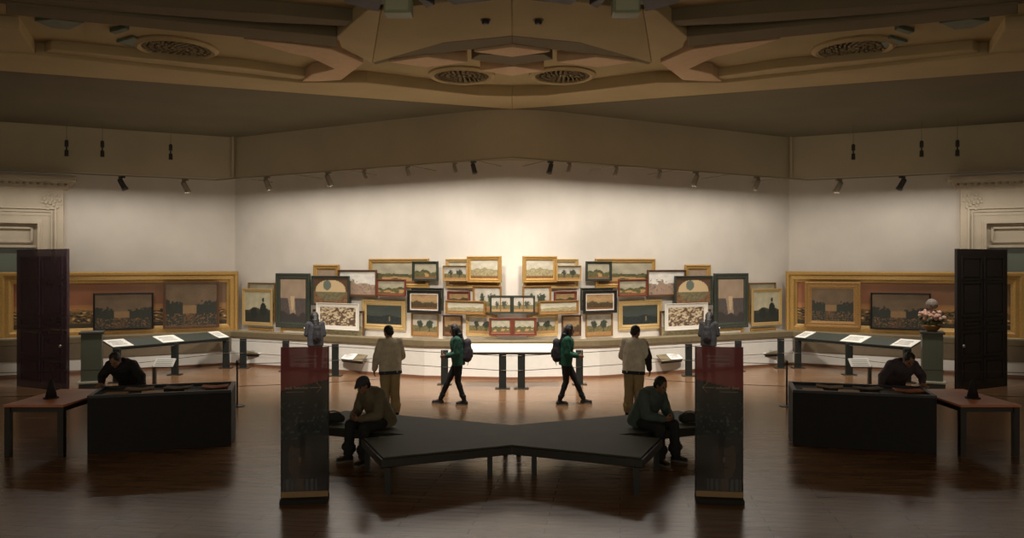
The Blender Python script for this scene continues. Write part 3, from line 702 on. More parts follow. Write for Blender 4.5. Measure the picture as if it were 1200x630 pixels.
# ------------------------------------------------------------------ black blocks, tables, their clutter
for s, half in ((1, 'right'), (-1, 'left')):
    a = Vector((s*(498)*11.55/F, 11.55, 0)); b = Vector((s*(329)*12.1/F, 12.1, 0))
    if s > 0: a, b = b, a
    d = b-a; w = d.length; rz = math.atan2(d.y, d.x)
    t = thing('black_display_block', 'long black cloth-covered display block in the %s foreground' % half, 'display block', a, rz)
    H = .84; dp = .95
    bm = BM(); box(bm, (w/2, dp/2, H/2), (w, dp, H))
    bmesh.ops.subdivide_edges(bm, edges=bm.edges, cuts=5, use_grid_fill=True)
    for v in bm.verts:
        if v.co.y < .01: v.co.y -= .012*math.sin(v.co.x*14)*(1-v.co.z/H)
    obj('draped_body', bm, M_BLACK, t, bevel=.01)
    bm = BM()
    for q in ((w/2, .03, w, .06), (w/2, dp-.03, w, .06)): box(bm, (q[0], q[1], H+.02), (q[2], q[3], .04))
    for q in ((.03, dp/2), (w-.03, dp/2)): box(bm, (q[0], q[1], H+.02), (.06, dp-.12, .04))
    obj('raised_rim', bm, M_BENCH, t)
    # flat papers and books lying on it
    cols = [(150, 112, 72), (112, 84, 56), (176, 140, 96), (86, 70, 50), (60, 50, 42), (160, 96, 62)]
    desc = ['tan', 'brown', 'pale tan', 'olive brown', 'dark brown', 'rust']
    spots = [(.16, .3), (.3, .62), (.42, .3), (.58, .6), (.72, .32), (.86, .55)]
    where = ['at its left end', 'at the back left', 'left of its middle', 'behind, right of middle', 'right of its middle', 'at its right end']
    for k, (u, v) in enumerate(spots):
        x, y = u*w, v*dp; p = Matrix.Translation(a) @ Matrix.Rotation(rz, 4, 'Z') @ Vector((x, y, H))
        bk = thing('open_book' if k % 2 else 'booklet', '%s %s lying on the %s black block %s' % (desc[k], 'open book' if k % 2 else 'booklet', half, where[k]), 'book', p, rz+random.uniform(-.2, .2), 'books on the %s black block' % half)
        if k % 2:
            for q in (-1, 1):
                bm = BM(); M = Matrix.Rotation(-q*.1, 4, 'Y'); box(bm, (q*.105, 0, .018), (.2, .26, .016), M); obj('page_block', bm, mat('paper_%d' % k, cols[k], .8), bk)
            bm = BM(); box(bm, (0, 0, .004), (.44, .28, .008)); obj('cover', bm, mat('cover_%d' % k, tuple(int(c*.6) for c in cols[k]), .7), bk)
        else:
            bm = BM(); box(bm, (0, 0, .008), (.3, .24, .014)); obj('page_block', bm, M_CARD if k == 2 else mat('paper_%d' % k, cols[k], .8), bk)
            bm = BM(); box(bm, (0, 0, .018), (.31, .25, .006)); obj('cover', bm, mat('cover_%d' % k, cols[k], .7), bk)
    # wooden table at the outer end of the block
    t = thing('wooden_table', 'wooden table with an orange-glow tinted top beside the black block, %s edge' % half, 'table', (s*7.13, 12.15, 0))
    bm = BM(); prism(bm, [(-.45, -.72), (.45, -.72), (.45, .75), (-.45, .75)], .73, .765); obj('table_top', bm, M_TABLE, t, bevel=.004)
    bm = BM()
    for q in (-1, 1): box(bm, (0, q*.66, .69), (.76, .02, .08)); box(bm, (q*.39, 0, .69), (.02, 1.3, .08))
    obj('apron', bm, M_TLEG, t)
    for lx in (-.4, .4):
        for ly in (-.66, .68):
            bm = BM(); box(bm, (lx, ly, .365), (.08, .08, .73)); obj('leg', bm, M_TLEG, t)
    # dark cone shaped marker on the table
    px = 60 if s < 0 else 1140
    cx = (px-CX)*12.0/F
    t = thing('dark_cone', 'small black tapered cone standing on the %s table' % half, 'cone', (cx, 12.0, .765))
    bm = BM(); lathe(bm, [(.11, 0), (.11, .015), (.08, .02)], seg=4 if False else 18); obj('base', bm, M_BLACK, t)
    bm = BM(); lathe(bm, [(.085, .02), (.03, .27), (.018, .29), (.004, .3)], seg=18); obj('cone', bm, M_BLACK, t, smooth=True)

# ------------------------------------------------------------------ track rails and spotlights
RZ = 5.38; RO = 1.3
def offs(p, o):   # point of the wall moved into the room
    return p
def rail_pts(s):
    q = []
    n1 = Vector((A1[1]-A0[1], -(A1[0]-A0[0]))).normalized(); n2 = Vector((A2[1]-A1[1], -(A2[0]-A1[0]))).normalized()
    p0 = Vector(A0)+n1*RO; d1 = (Vector(A1)-Vector(A0)).normalized(); d2 = (Vector(A2)-Vector(A1)).normalized()
    c = Vector(A1)+n1*RO
    # meeting point of the two offset lines
    e = Vector(A1)+n2*RO
    den = d1.x*d2.y-d1.y*d2.x; t = ((e.x-c.x)*d2.y-(e.y-c.y)*d2.x)/den; c = c+d1*t
    end = Vector(A2)+n2*RO
    tt = -p0.x/d1.x; st_ = p0+d1*tt
    return [(s*0, st_.y), (s*c.x, c.y), (s*end.x, end.y)]
for s, half in ((1, 'right'), (-1, 'left')):
    q = rail_pts(s); bm = BM(); tube(bm, [(x, y, RZ) for x, y in q], .022, 6)
    r = tag(obj('lighting_track', bm, mat('track_rail', (150, 140, 118), .5)), 'thin lighting track hung before the %s half of the walls' % half, 'lighting track')
    # short rods to the wall
    bm = BM()
    for k in range(5):
        a = Vector((*q[0], RZ)).lerp(Vector((*q[1], RZ)), .1+.2*k); w_ = a+Vector((s*-.473*-1*RO*.95*0, 0, 0))
        nx = Vector((s*(-(A1[1]-A0[1])), (A1[0]-A0[0]), 0)).normalized()*RO
        tube(bm, [a, a+nx*.97], .012, 6)
    o = obj('wall_rods', bm, mat('track_rail', (150, 140, 118)), r)
def spot(px, d, z, m, label, tilt=-40, size=1, turn=0, drop=0):
    x = (px-CX)*d/F
    t = thing('track_spotlight', label, 'spotlight', (x, d, z), turn, 'spotlights on the track')
    bm = BM(); box(bm, (0, 0, -.02), (.14*size, .05*size, .04*size)); tube(bm, [(0, 0, -.02), (0, 0, -.12*size-drop)], .012*size, 8); obj('stem', bm, m, t)
    M = Matrix.Translation((0, 0, -.16*size-drop)) @ Matrix.Rotation(math.radians(tilt), 4, 'X')
    bm = BM(); lathe(bm, [(.03*size, .13*size), (.055*size, .1*size), (.06*size, -.08*size), (.075*size, -.14*size), (.068*size, -.14*size)], seg=16, M=M); obj('lamp_head', bm, m, t, smooth=True)
    bm = BM(); lathe(bm, [(.062*size, -.125*size), (.062*size, -.135*size)], seg=16, M=M); obj('lens', bm, M_LENS, t)
def rail_hit(px):
    q = rail_pts(1); u = (px-CX)/F
    for (ax, ay), (bx, by) in zip(q, q[1:]):
        dx, dy = bx-ax, by-ay; t = (u*ay-ax)/(dx-u*dy)
        if -1e-6 <= t <= 1.0001: return ay+dy*t
    return q[-1][1]
SP = [(645, M_FIX, 1), (667, M_FIXW, .8), (722, M_FIXW, .8), (773, M_FIXW, .8), (815, M_FIXW, 1.25), (887, M_FIXW, 1.25), (983, M_FIXW, 1.35), (1057, M_FIX, 1.3)]
spn = ['first', 'second', 'third', 'fourth', 'fifth', 'sixth', 'seventh', 'eighth']
for s, half in ((1, 'right'), (-1, 'left')):
    for i, (px, m, sz) in enumerate(SP):
        spot(CX+s*(px-CX), rail_hit(px), RZ-.02, m, '%s track spotlight, %s one from the centre, %s half' % ('white' if m is M_FIXW else 'dark', spn[i], half), tilt=38, size=sz, turn=s*.3)
    # dark lamps hung higher over the side walls
    for j, (px, py, w_) in enumerate(((1000, 168, 'nearest the corner'), (1080, 164, 'in the middle'), (1122, 163, 'nearest the door'))):
        d = rail_hit(px)-.2; z = CH+(HY-py)*d/F
        x = s*(px-CX)*d/F
        t = thing('hanging_lamp', 'slim dark lamp hanging on the upper %s side wall, %s' % (half, w_), 'lamp', (x, d, z), 0, 'slim hanging lamps on the %s' % half)
        bm = BM(); tube(bm, [(0, 0, ZC-z), (0, 0, -.05)], .006, 6); obj('rod', bm, M_SOFFIT, t)
        bm = BM(); lathe(bm, [(.03, -.02), (.05, -.05), (.05, -.2), (.04, -.21)], seg=12); obj('upper_can', bm, M_FIX, t)
        bm = BM(); lathe(bm, [(.02, -.21), (.02, -.28), (.05, -.3), (.055, -.46), (.045, -.47)], seg=12); obj('lower_can', bm, M_FIX, t)

# ------------------------------------------------------------------ people
def limb(bm, p0, p1, r0, r1, side=None, fl0=1, fl1=None, seg=14):
    """tapered round-ended limb; side = direction in which the section is widened by fl0 / fl1"""
    p0, p1 = Vector(p0), Vector(p1); d = (p1-p0); L = d.length; d = d/L if L > 1e-6 else Vector((0, 0, 1))
    fl1 = fl0 if fl1 is None else fl1
    s_ = Vector(side) if side else (Vector((0, 1, 0)) if abs(d.y) < .9 else Vector((1, 0, 0)))
    s_ = (s_-d*s_.dot(d)).normalized(); t_ = d.cross(s_)
    prof = [(p0, r0, -math.pi/2*(1-k/4), fl0) for k in range(1, 5)]+[(p1, r1, math.pi/2*k/4, fl1) for k in range(0, 4)]
    rings = []
    for c, r, a, fl in prof:
        cc = c+d*(r*math.sin(a)); rr = r*math.cos(a)
        rings.append([bm.verts.new(cc+s_*(rr*fl*math.cos(q))+t_*(rr*math.sin(q))) for q in [2*math.pi*k/seg for k in range(seg)]])
    e0 = bm.verts.new(p0-d*r0); e1 = bm.verts.new(p1+d*r1)
    for A, B in zip(rings, rings[1:]):
        for k in range(seg): bm.faces.new((A[k], A[(k+1) % seg], B[(k+1) % seg], B[k]))
    for k in range(seg):
        bm.faces.new((e0, rings[0][(k+1) % seg], rings[0][k])); bm.faces.new((e1, rings[-1][k], rings[-1][(k+1) % seg]))
def blob(bm, c, r, f=(1, 0, 0), u=(0, 0, 1)):
    f = Vector(f).normalized(); u = Vector(u); u = (u-f*u.dot(f)).normalized(); l = u.cross(f)
    M = Matrix(((f.x*r[0], l.x*r[1], u.x*r[2], c[0]), (f.y*r[0], l.y*r[1], u.y*r[2], c[1]), (f.z*r[0], l.z*r[1], u.z*r[2], c[2]), (0, 0, 0, 1)))
    bmesh.ops.create_icosphere(bm, subdivisions=3, radius=1, matrix=M)
def fused(name, bm, m, vox, parent=None, smooth=3, crease=0, scale=(9, 9, 5)):
    """one continuous surface out of overlapping volumes"""
    bmesh.ops.recalc_face_normals(bm, faces=bm.faces)
    me = bpy.data.meshes.new('tmp'); bm.to_mesh(me); bm.free(); o = bpy.data.objects.new('tmp', me); COL.objects.link(o)
    r = o.modifiers.new('r', 'REMESH'); r.mode = 'VOXEL'; r.voxel_size = vox
    if smooth: s_ = o.modifiers.new('s', 'SMOOTH'); s_.iterations = smooth; s_.factor = .5
    dg = bpy.context.evaluated_depsgraph_get(); dg.update()
    out = bpy.data.meshes.new_from_object(o.evaluated_get(dg)); out.name = name
    bpy.data.objects.remove(o); bpy.data.meshes.remove(me)
    out.materials.clear()
    for mm in (m if isinstance(m, (list, tuple)) else [m]): out.materials.append(mm)
    for p in out.polygons: p.use_smooth = True; p.material_index = 0
    if crease:
        nv = [v.normal.copy() for v in out.vertices]
        for v, nn in zip(out.vertices, nv):
            q = Vector((v.co.x*scale[0], v.co.y*scale[1], v.co.z*scale[2])); a = noise.noise(q)
            v.co += nn*crease*((1-abs(a)*2.4)*.7+noise.noise(q*2.3)*.6)
    q = bpy.data.objects.new(name, out); COL.objects.link(q)
    if parent: q.parent = parent
    return q
def hand(bm, wr, d, palm, thumb, k=1, curl=.5):
    """palm, four fingers of unequal length and a thumb leaving the side of the palm"""
    wr, d, palm, thumb = Vector(wr), Vector(d).normalized(), Vector(palm), Vector(thumb)
    thumb = (thumb-d*thumb.dot(d)).normalized(); palm = (palm-d*palm.dot(d)-thumb*palm.dot(thumb)).normalized()
    for i, (off, ln) in enumerate(((.030, .072), (.010, .080), (-.011, .075), (-.031, .058))):
        kn = wr+d*.088*k+thumb*off*k
        limb(bm, wr+thumb*off*.5*k, kn, .014*k, .0115*k)
        a = curl*.5; p = kn; dirn = d*math.cos(a)+palm*math.sin(a)
        for j, fr in enumerate((.45, .32, .23)):
            q = p+dirn*ln*fr*k; limb(bm, p, q, (.0098-.0008*j)*k, (.0092-.0009*j)*k, seg=8); p = q
            a += curl*.75; dirn = d*math.cos(a)+palm*math.sin(a)
    b = wr+d*.025*k+thumb*.018*k; q = b+(d*.55+thumb*.8+palm*.25).normalized()*.042*k
    limb(bm, b, q, .014*k, .011*k); q2 = q+(d*.85+thumb*.35+palm*.35).normalized()*.034*k; limb(bm, q, q2, .0108*k, .009*k)
SKIN = mat('skin', (146, 108, 82), .6); HAIR = mat('black_hair', (24, 20, 18), .5)
def person(label, loc, head_deg, J, mir, k=1.0, jacket=(40, 40, 40), trousers=(30, 30, 30), hem=None, long_hair=False, cap=None, bulk=1.0, hood=False, jlen=0, loose=1.0, sole=(120, 116, 108), sleeve=None, hdir=(1, 0, -.2), hup=(0, 0, 1), hands=None, hair=HAIR):
    J = {a: Vector(b) for a, b in J.items()}; m1 = -1 if mir < 0 else 1
    hd, hf, hu = J['head'], Vector(hdir).normalized(), Vector(hup)
    hu = (hu-hf*hu.dot(hf)).normalized(); hl = hu.cross(hf)
    def at(f, l, u): return hd+hf*f+hl*l+hu*u
    bm = BM()
    # head with brow, nose, cheeks, jaw, ears
    blob(bm, at(-.008, 0, .022), (.094, .074, .092), hf, hu); blob(bm, at(.022, 0, -.045), (.062, .056, .066), hf, hu)
    blob(bm, at(.062, 0, -.088), (.026, .028, .022), hf, hu); limb(bm, at(.082, 0, .015), at(.104, 0, -.022), .008, .013, seg=8)
    for s_ in (1, -1):
        blob(bm, at(.05, s_*.035, -.03), (.03, .024, .026), hf, hu); blob(bm, at(-.004, s_*.078, -.008), (.018, .008, .03), hf, hu)
        limb(bm, at(.076, s_*.014, .022), at(.07, s_*.045, .022), .009, .008, seg=8)
    limb(bm, at(.083, -.016, -.056), at(.083, .016, -.056), .008, .008, seg=8)
    limb(bm, J['neck']-Vector((0, 0, .03)), at(-.02, 0, -.05), .058, .052)
    up = (J['neck']-J['chest'])
    limb(bm, J['pelvis'], J['chest'], .10, .10, (0, 1, 0), 1.45, 1.5); limb(bm, J['chest'], J['neck'], .09, .055, (0, 1, 0), 1.5, 1.2)
    for S_, y in (('L', 1), ('R', -1)):
        limb(bm, J['chest']+Vector((0, y*.08, 0)), J['sh'+S_], .07, .052)
        limb(bm, J['sh'+S_], J['el'+S_], .05, .038); limb(bm, J['el'+S_], J['wr'+S_], .037, .026)
        limb(bm, J['hip'+S_], J['kn'+S_], .085, .055); limb(bm, J['kn'+S_], J['an'+S_], .054, .038)
        td = J.get('toe'+S_, Vector((1, 0, -.2))).normalized()
        limb(bm, J['an'+S_]-Vector((0, 0, .03)), J['an'+S_]+td*.13-Vector((0, 0, .03)), .035, .026)
        fd = (J['wr'+S_]-J['el'+S_]).normalized()
        hp = (hands or {}).get(S_, {})
        hand(bm, J['wr'+S_]+fd*.01, hp.get('d', fd), hp.get('palm', (0, -y, -.3)), hp.get('thumb', (.3, 0, 1)), 1, hp.get('curl', .6))
    root = fused('person', bm, SKIN, .0072, smooth=2)
    bm = BM(); bm.from_mesh(root.data)
    n0 = len(bm.faces)
    for s_ in (1, -1):
        blob(bm, at(.0745, s_*.031, .004), (.010, .013, .008), hf, hu)
    bm.faces.ensure_lookup_table()
    for f in bm.faces[n0:]: f.material_index = 1
    bm.to_mesh(root.data); bm.free(); root.data.materials.append(mat('dark_eye', (22, 18, 16), .2))
    parts = [root]
    # hair
    bm = BM()
    blob(bm, at(-.024, 0, .038), (.092, .085, .092), hf, hu); blob(bm, at(-.05, 0, -.01), (.062, .078, .075), hf, hu)
    if long_hair:
        bk = (J['neck']-J['chest']).normalized()
        limb(bm, at(-.06, 0, 0), J['neck']+Vector((-.075, 0, .03)), .075, .07, (0, 1, 0), 1.1); limb(bm, J['neck']+Vector((-.075, 0, .03)), J['chest']+Vector((-.13, 0, -.02)), .065, .04, (0, 1, 0), 1.5)
        blob(bm, at(-.035, 0, .0), (.085, .1, .105), hf, hu)
        for s_ in (1, -1): limb(bm, at(-.01, s_*.07, .02), J['neck']+Vector((.02, s_*.085, -.07)), .034, .026)
    parts.append(fused('hair', bm, hair, .007, root, smooth=1, crease=.006, scale=(45, 45, 14)))
    if cap:
        bm = BM(); blob(bm, at(-.014, 0, .056), (.106, .094, .078), hf, hu); limb(bm, at(.075, -.05, .04), at(.075, .05, .04), .02, .02); limb(bm, at(.09, -.04, .035), at(.14, 0, .028), .012, .01, hl, 2); limb(bm, at(.09, .04, .035), at(.14, 0, .028), .012, .01, hl, 2)
        parts.append(fused('cap', bm, mat('cap_%d' % cap[0], cap, .8), .009, root))
    # jacket
    jm = mat('jacket_%d_%d_%d' % jacket, jacket, .8, noise_amt=.15, noise_scale=9); bm = BM(); b = bulk
    pel = J['pelvis']+(J['pelvis']-J['chest']).normalized()*(.02+jlen)
    dt = (J['chest']-J['pelvis']).normalized()
    def torso(g, cut0, cut1, e=0):
        """body of the jacket cut off straight at the hem"""
        limb(g, pel-dt*.12, J['chest'], .125*b+e, .13*b+e, (0, 1, 0), 1.45, 1.38, seg=28)
        for c_, inner, outer in ((pel-dt*cut0, True, False), (pel-dt*cut1, False, True)):
            if c_ is None or (outer and not e): continue
            ret = bmesh.ops.bisect_plane(g, geom=g.verts[:]+g.edges[:]+g.faces[:], plane_co=c_, plane_no=dt, clear_inner=inner, clear_outer=outer)
            bmesh.ops.holes_fill(g, edges=[e_ for e_ in ret['geom_cut'] if isinstance(e_, bmesh.types.BMEdge)])
    torso(bm, .07, 0)
    limb(bm, J['chest'], J['neck']-Vector((0, 0, .02)), .12*b, .066, (0, 1, 0), 1.45, 1.15)
    if hood: limb(bm, J['neck']+Vector((-.05, -.06, -.01)), J['neck']+Vector((-.05, .06, -.01)), .05, .05)
    for S_, y in (('L', 1), ('R', -1)):
        fd = (J['wr'+S_]-J['el'+S_]).normalized()
        limb(bm, J['chest']+Vector((0, y*.08, .02)), J['sh'+S_], .085*b, .072*b); limb(bm, J['sh'+S_], J['el'+S_], .07*b, .056*b)
        if not (sleeve and S_ == 'R'): limb(bm, J['el'+S_], J['wr'+S_]-fd*.015, .055*b, .041*b)
    parts.append(fused('jacket', bm, jm, .010, root, smooth=3, crease=.009))
    if sleeve:
        bm = BM(); limb(bm, J['shR']+Vector((.04, -.012, -.02)), J['elR']+Vector((0, -.012, 0)), .064*b, .06*b); limb(bm, J['elR'], J['wrR']-(J['wrR']-J['elR']).normalized()*.01, .06*b, .043*b)
        parts.append(fused('dark_sleeve', bm, mat('dark_sleeve', sleeve, .8), .011, root))
    if hem:
        bm = BM(); torso(bm, .085, .02, .006)
        parts.append(fused('hem', bm, mat('hem_%d' % hem[2], hem, .8), .008, root, smooth=1))
    # trousers
    tm = mat('trousers_%d_%d_%d' % trousers, trousers, .85, noise_amt=.12, noise_scale=8); bm = BM(); w = loose
    limb(bm, J['pelvis']-Vector((0, 0, .02)), J['pelvis']+(J['chest']-J['pelvis']).normalized()*.06, .115, .11, (0, 1, 0), 1.4)
    for S_ in 'LR':
        limb(bm, J['hip'+S_], J['kn'+S_], .10*w**.5, .068*w); ad = (J['kn'+S_]-J['an'+S_]).normalized(); w = max(w, .9)
        limb(bm, J['kn'+S_], J['an'+S_]+ad*.03, max(.064, .066*w), max(.05, .05*w*w))
        limb(bm, J['kn'+S_].lerp(J['an'+S_], .72)+Vector((.02, .02, 0)), J['kn'+S_].lerp(J['an'+S_], .76)+Vector((-.02, -.02, 0)), .054*w*w, .054*w*w)
    parts.append(fused('trousers', bm, tm, .010, root, smooth=3, crease=.007))
    for S_ in 'LR':
        a_ = J['an'+S_]; td = J.get('toe'+S_, Vector((1, 0, 0))).copy(); sl = td.z; td.z = 0; td.normalize(); lt = Vector((-td.y, td.x, 0))
        bm = BM(); z = a_.z-.045
        limb(bm, Vector((a_.x, a_.y, z))-td*.035, Vector((a_.x, a_.y, z-.005))+td*.15, .043, .034, lt, 1.12, 1.25); limb(bm, a_, Vector((a_.x, a_.y, z)), .045, .045)
        limb(bm, Vector((a_.x, a_.y, z+.025)), Vector((a_.x, a_.y, z+.005))+td*.09, .038, .036, lt, 1)
        sh = fused('shoe', bm, mat('shoe_upper', (30, 28, 27), .6), .008, root)
        bm = BM(); pts = []
        for q in range(20):
            an = 2*math.pi*q/20; f_ = math.cos(an); pts.append(Vector((a_.x, a_.y, 0))+td*(.055+.135*f_)+lt*(math.sin(an)*(.044 if f_ < 0 else .05)))
        prism(bm, [(p.x, p.y) for p in pts], z-.045, z-.018)
        so = obj('sole', bm, mat('shoe_sole_%d' % sole[0], sole, .7)); so.parent = sh; parts += [sh, so]
    for o in parts:
        for v in o.data.vertices: v.co *= k; v.co.y *= m1
        if m1 < 0: o.data.flip_normals()
    th = math.radians(head_deg); th = math.pi-th if m1 < 0 else th
    root.location = (loc[0]*m1, loc[1], loc[2] if len(loc) > 2 else 0); root.rotation_euler = (0, 0, th)
    return tag(root, label, 'person')
def rucksack(label, loc, head_deg, c, size, mir, col, k=1.0):
    """soft backpack with pocket, straps; c = centre in the wearer's frame"""
    m1 = -1 if mir < 0 else 1; c = Vector(c)
    m = mat('rucksack_%d' % col[0], col, .8, noise_amt=.1); bm = BM(); a, b, h = size
    for z0, z1, r in ((-h*.38, h*.05, a), (h*.05, h*.36, a*.85)):
        limb(bm, c+Vector((0, 0, z0)), c+Vector((-.01, 0, z1)), r, r*.9, (0, 1, 0), b/a)
    th = math.radians(head_deg); th = math.pi-th if m1 < 0 else th
    t = thing('backpack', label, 'backpack', (loc[0]*m1, loc[1], 0), th)
    ps = [fused('bag_body', bm, m, .011, t, crease=.006)]
    bm = BM(); limb(bm, c+Vector((-a*.75, 0, -h*.3)), c+Vector((-a*.78, 0, -h*.05)), a*.5, a*.45, (0, 1, 0), b/a*1.1); ps.append(fused('pocket', bm, m, .01, t))
    for s_ in (1, -1):
        bm = BM(); tube(bm, [c+Vector((a*.5, s_*b*.6, h*.38)), c+Vector((a*.9, s_*b*.62, h*.52)), c+Vector((a*1.2, s_*b*.65, h*.54))], .014, 8); ps.append(obj('strap', bm, m, t))
        bm = BM(); tube(bm, [c+Vector((-a*.2, s_*b*.6, -h*.42)), c+Vector((-a*.3, s_*b*.66, -h*.62)), c+Vector((-a*.1, s_*b*.66, -h*.74))], .006, 6); ps.append(obj('dangling_cord', bm, m, t))
    for o in ps:
        for v in o.data.vertices: v.co *= k; v.co.y *= m1
        if m1 < 0: o.data.flip_normals()
STAND = dict(pelvis=(0, 0, .95), chest=(.03, 0, 1.32), neck=(.05, 0, 1.46), head=(.09, 0, 1.585),
    shL=(.02, .17, 1.39), shR=(.02, -.17, 1.39), elL=(.0, .22, 1.11), elR=(.0, -.22, 1.11), wrL=(.22, .12, 1.06), wrR=(.23, -.13, 1.08),
    hipL=(0, .09, .9), hipR=(0, -.09, .9), knL=(.02, .1, .49), knR=(.02, -.1, .49), anL=(-.01, .11, .09), anR=(-.01, -.11, .09))
def pose(**kw): d = dict(STAND); d.update(kw); return d
WALK = pose(knL=(.21, .08, .51), anL=(.39, .08, .09), hipL=(.01, .09, .91), hipR=(-.01, -.09, .91), knR=(0, -.09, .5), anR=(-.14, -.09, .09), toeR=(1, -.1, 0), toeL=(1, .15, 0),
            wrL=(.25, .08, 1.03), wrR=(.25, -.1, 1.04), elR=(.01, -.2, 1.1))
SIT = dict(pelvis=(-.01, 0, .58), chest=(.17, 0, .90), neck=(.26, 0, 1.02), head=(.35, 0, 1.10),
    shL=(.19, .18, .96), shR=(.19, -.18, .96), elL=(.27, .25, .68), elR=(.27, -.25, .68), wrL=(.47, .09, .64), wrR=(.47, -.09, .64),
    hipL=(0, .09, .555), hipR=(0, -.09, .555), knL=(.45, .17, .52), knR=(.45, -.17, .52), anL=(.50, .15, .09), anR=(.47, -.17, .09), toeL=(1, .2, 0), toeR=(1, -.25, 0))
LEAN = dict(pelvis=(0, 0, .93), chest=(.29, 0, 1.14), neck=(.40, 0, 1.22), head=(.50, 0, 1.28),
    shL=(.28, .18, 1.17), shR=(.28, -.18, 1.17), elL=(.36, .29, .99), elR=(.3, -.34, .98), wrL=(.54, .2, .915), wrR=(.42, -.43, .845),
    hipL=(0, .09, .9), hipR=(0, -.09, .9), knL=(.03, .1, .49), knR=(.03, -.1, .49), anL=(0, .12, .09), anR=(0, -.12, .09))
LG = (1.10, 15.7)
for s, half in ((1, 'right'), (-1, 'left')):
    R_ = s > 0
    person('long-haired person in green jacket and black leggings walking outward, %s of centre' % half, LG, 0, WALK, s, .955,
           jacket=(26, 82, 62) if R_ else (46, 88, 74), trousers=(30, 30, 32), long_hair=True, loose=.95, bulk=1.12, hdir=(1, 0, -.25), jlen=.02, sole=(150, 144, 134))
    rucksack('%s backpack on the back of the green-jacketed person %s of centre' % ('black' if R_ else 'plum grey', half), LG, 0, (-.19, 0, 1.17), (.105, .15, .44), s, (30, 29, 31) if R_ else (58, 50, 58), .955)
    t = thing('phone', 'small dark phone held in front by the green-jacketed person %s of centre' % half, 'phone', (s*(LG[0]+.335), LG[1], 1.01), 0)
    bm = BM(); box(bm, (0, 0, .03), (.012, .072, .14)); obj('case', bm, M_BLACK, t, bevel=.003)
    bm = BM(); box(bm, (-s*.0065, 0, .03), (.002, .064, .125)); obj('screen', bm, mat('phone_screen', (120, 124, 126), .2), t)
    person('person with short black hair in a pale jacket and khaki trousers, back turned, %s half' % half, (2.29, 14.45), 58,
           pose(head=(.10, 0, 1.575), elR=(.03, -.27, 1.12), wrR=(.16, -.25, .88), elL=(.02, .25, 1.12), wrL=(.2, .14, .95)), s, 1.0,
           jacket=(226, 218, 198) if R_ else (206, 196, 172), trousers=(168, 148, 106), hem=(44, 46, 54) if R_ else (52, 56, 76), bulk=1.2, loose=1.3, jlen=.05, hdir=(1, -.35, -.35), sleeve=(44, 42, 40) if R_ else None)
    person('person with long dark hair and dark jacket reading at the far barrier, %s half' % half, (4.98, 19.45), 62,
           pose(wrL=(.24, .06, 1.12), wrR=(.26, -.1, 1.13), elR=(.04, -.23, 1.13)), s, .965,
           jacket=(32, 32, 34) if R_ else (48, 48, 52), trousers=(62, 62, 52), long_hair=True, bulk=1.12, hdir=(1, -.1, -.3), jlen=.03)
    rucksack('dark backpack worn by the long-haired person at the far barrier, %s half' % half, (4.98, 19.45), 62, (-.185, 0, 1.17), (.08, .115, .36), s, (28, 26, 29), .965)
    t = thing('leaflet', 'white leaflet held by the long-haired person at the far barrier, %s half' % half, 'leaflet', (s*(4.98+.24), 19.45+.30, 1.13), s*math.radians(-28))
    bm = BM(); box(bm, (0, .02, .03), (.2, .28, .004), Matrix.Rotation(.5, 4, 'X')); pg = obj('page', bm, M_CARD, t)
    bm = BM()
    for q in range(4): box(bm, (0, -.06+.05*q, .034), (.15, .012, .002), Matrix.Rotation(.5, 4, 'X'))
    obj('printed_lines', bm, M_INK, pg)
    person(('bareheaded person in a dark teal jacket hunched on the bench, %s half' if R_ else 'person in a grey-brown jacket and blue-grey cap sitting hunched on the bench, %s half') % half,
           (1.93, 11.42), -48, SIT, s, 1.0, jacket=(78, 92, 86) if R_ else (112, 102, 80), trousers=(40, 40, 40), bulk=1.3, loose=1.2, hood=True, hdir=(1, 0, -.45), hup=(.4, 0, 1),
           cap=None if R_ else (62, 64, 74), hands={'L': dict(d=(.35, -1, -.05), palm=(-.4, 0, -.3), thumb=(.4, 0, 1), curl=.8), 'R': dict(d=(.35, 1, -.05), palm=(-.4, 0, -.3), thumb=(.4, 0, 1), curl=.8)})
    # small dark bag beside the sitter
    t = thing('shoulder_bag', 'small dark slumped bag lying on the bench beside the sitter, %s half' % half, 'bag', (s*2.68, 11.66, .455), s*.3)
    bm = BM(); limb(bm, (-.09, 0, .075), (.09, 0, .07), .073, .066, (0, 1, 0), 1.0); limb(bm, (-.02, 0, .1), (.05, 0, .11), .06, .05, (0, 1, 0), 1.0); fused('bag_body', bm, mat('bag_cloth', (48, 50, 46), .8), .01, t)
    bm = BM(); tube(bm, [(-.13, 0, .1), (-.08, -.03, .17), (0, -.04, .185), (.08, -.03, .165), (.13, 0, .09)], .009, 8); obj('strap', bm, M_BLACK, t)
    person(('person in plum-grey clothes leaning over the right black block' if R_ else 'person in black leaning forward behind the left black block and table'), (6.54, 13.15), -90, LEAN, -1*s*-1, 1.0,
           jacket=(70, 60, 66) if R_ else (26, 24, 25), trousers=(30, 28, 30), long_hair=False, hdir=(.75, 0, -.65), hup=(.6, 0, .8), bulk=1.22,
           hands={'L': dict(d=(1, 0, -.28), palm=(0, 0, -1), thumb=(0, -1, 0), curl=.12), 'R': dict(d=(.9, -.3, -.35), palm=(0, 0, -1), thumb=(.2, 1, 0), curl=.12)})

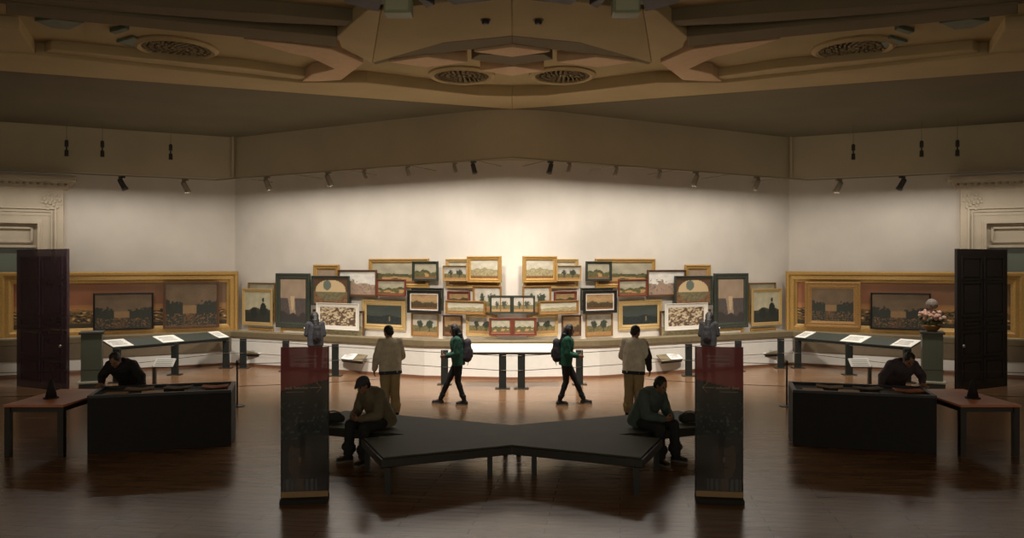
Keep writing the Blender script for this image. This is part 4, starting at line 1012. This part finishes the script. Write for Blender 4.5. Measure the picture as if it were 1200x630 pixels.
# ------------------------------------------------------------------ light
def area(name, loc, size, energy, color, rot, sizey=None, spread=180):
    l = bpy.data.lights.new(name, 'AREA'); l.energy = energy; l.color = color; l.size = size; l.spread = math.radians(spread)
    if sizey: l.shape = 'RECTANGLE'; l.size_y = sizey
    o = bpy.data.objects.new(name, l); COL.objects.link(o); o.location = loc; o.rotation_euler = rot; return o
WARM = (1, .94, .85)
for s in (1, -1):
    q = rail_pts(s)
    # back wall, a row of wash lights along the track, strongest near the centre
    a = Vector((*q[0], 4.98)); b = Vector((*q[1], 4.98)); N = 6
    rz = math.atan2((b-a).y, (b-a).x)
    E = [38, 37, 34, 32, 27, 17]
    for k in range(N):
        p = a.lerp(b, (k+.5)/N*.98)
        area('wash_light', p, (b-a).length/N*.95, E[k], WARM, (math.radians(6), 0, rz if s > 0 else rz+math.pi), .18)
    a = Vector((*q[1], 4.98)); b = Vector((*q[2], 4.98)); rz = math.atan2((b-a).y, (b-a).x); E = [12, 21, 17, 10, 7]
    for k in range(5):
        p = a.lerp(b, (k+.5)/5)
        area('wash_light', p, (b-a).length/5*.9, E[k], WARM, (math.radians(6), 0, rz if s > 0 else rz+math.pi), .18)
    # added fill lamps without fixtures, aimed at the plinth and the floor before it
    for (x, y, tx, ty, e) in ((1.6, 15.0, 1.2, 18.6, 120), (5.0, 16.2, 5.2, 20.0, 90), (9.0, 16.0, 9.0, 20.3, 60)):
        d = Vector((s*tx, ty, .3))-Vector((s*x, y, 6.6)); area('added_fill_light', (s*x, y, 6.6), .5, e, WARM, d.to_track_quat('-Z', 'Y').to_euler(), .5, 75)
w = bpy.data.worlds.new('w'); S.world = w; w.use_nodes = True
w.node_tree.nodes['Background'].inputs[0].default_value = (1, .9, .72, 1); w.node_tree.nodes['Background'].inputs[1].default_value = .62  # warm fill added from outside, enters where the front wall is left out

# ------------------------------------------------------------------ camera
cd = bpy.data.cameras.new('camera'); cam = bpy.data.objects.new('camera', cd); COL.objects.link(cam)
cam.location = (0, 0, CH); cam.rotation_euler = (math.pi/2, 0, 0)
cd.sensor_width = 36; cd.lens = 36*F/1200; cd.shift_y = -5/1200; cd.clip_end = 100
S.camera = cam
S.view_settings.view_transform = 'Standard'; S.view_settings.look = 'None'; S.view_settings.exposure = 0; S.view_settings.gamma = 1
S.view_settings.use_curve_mapping = False
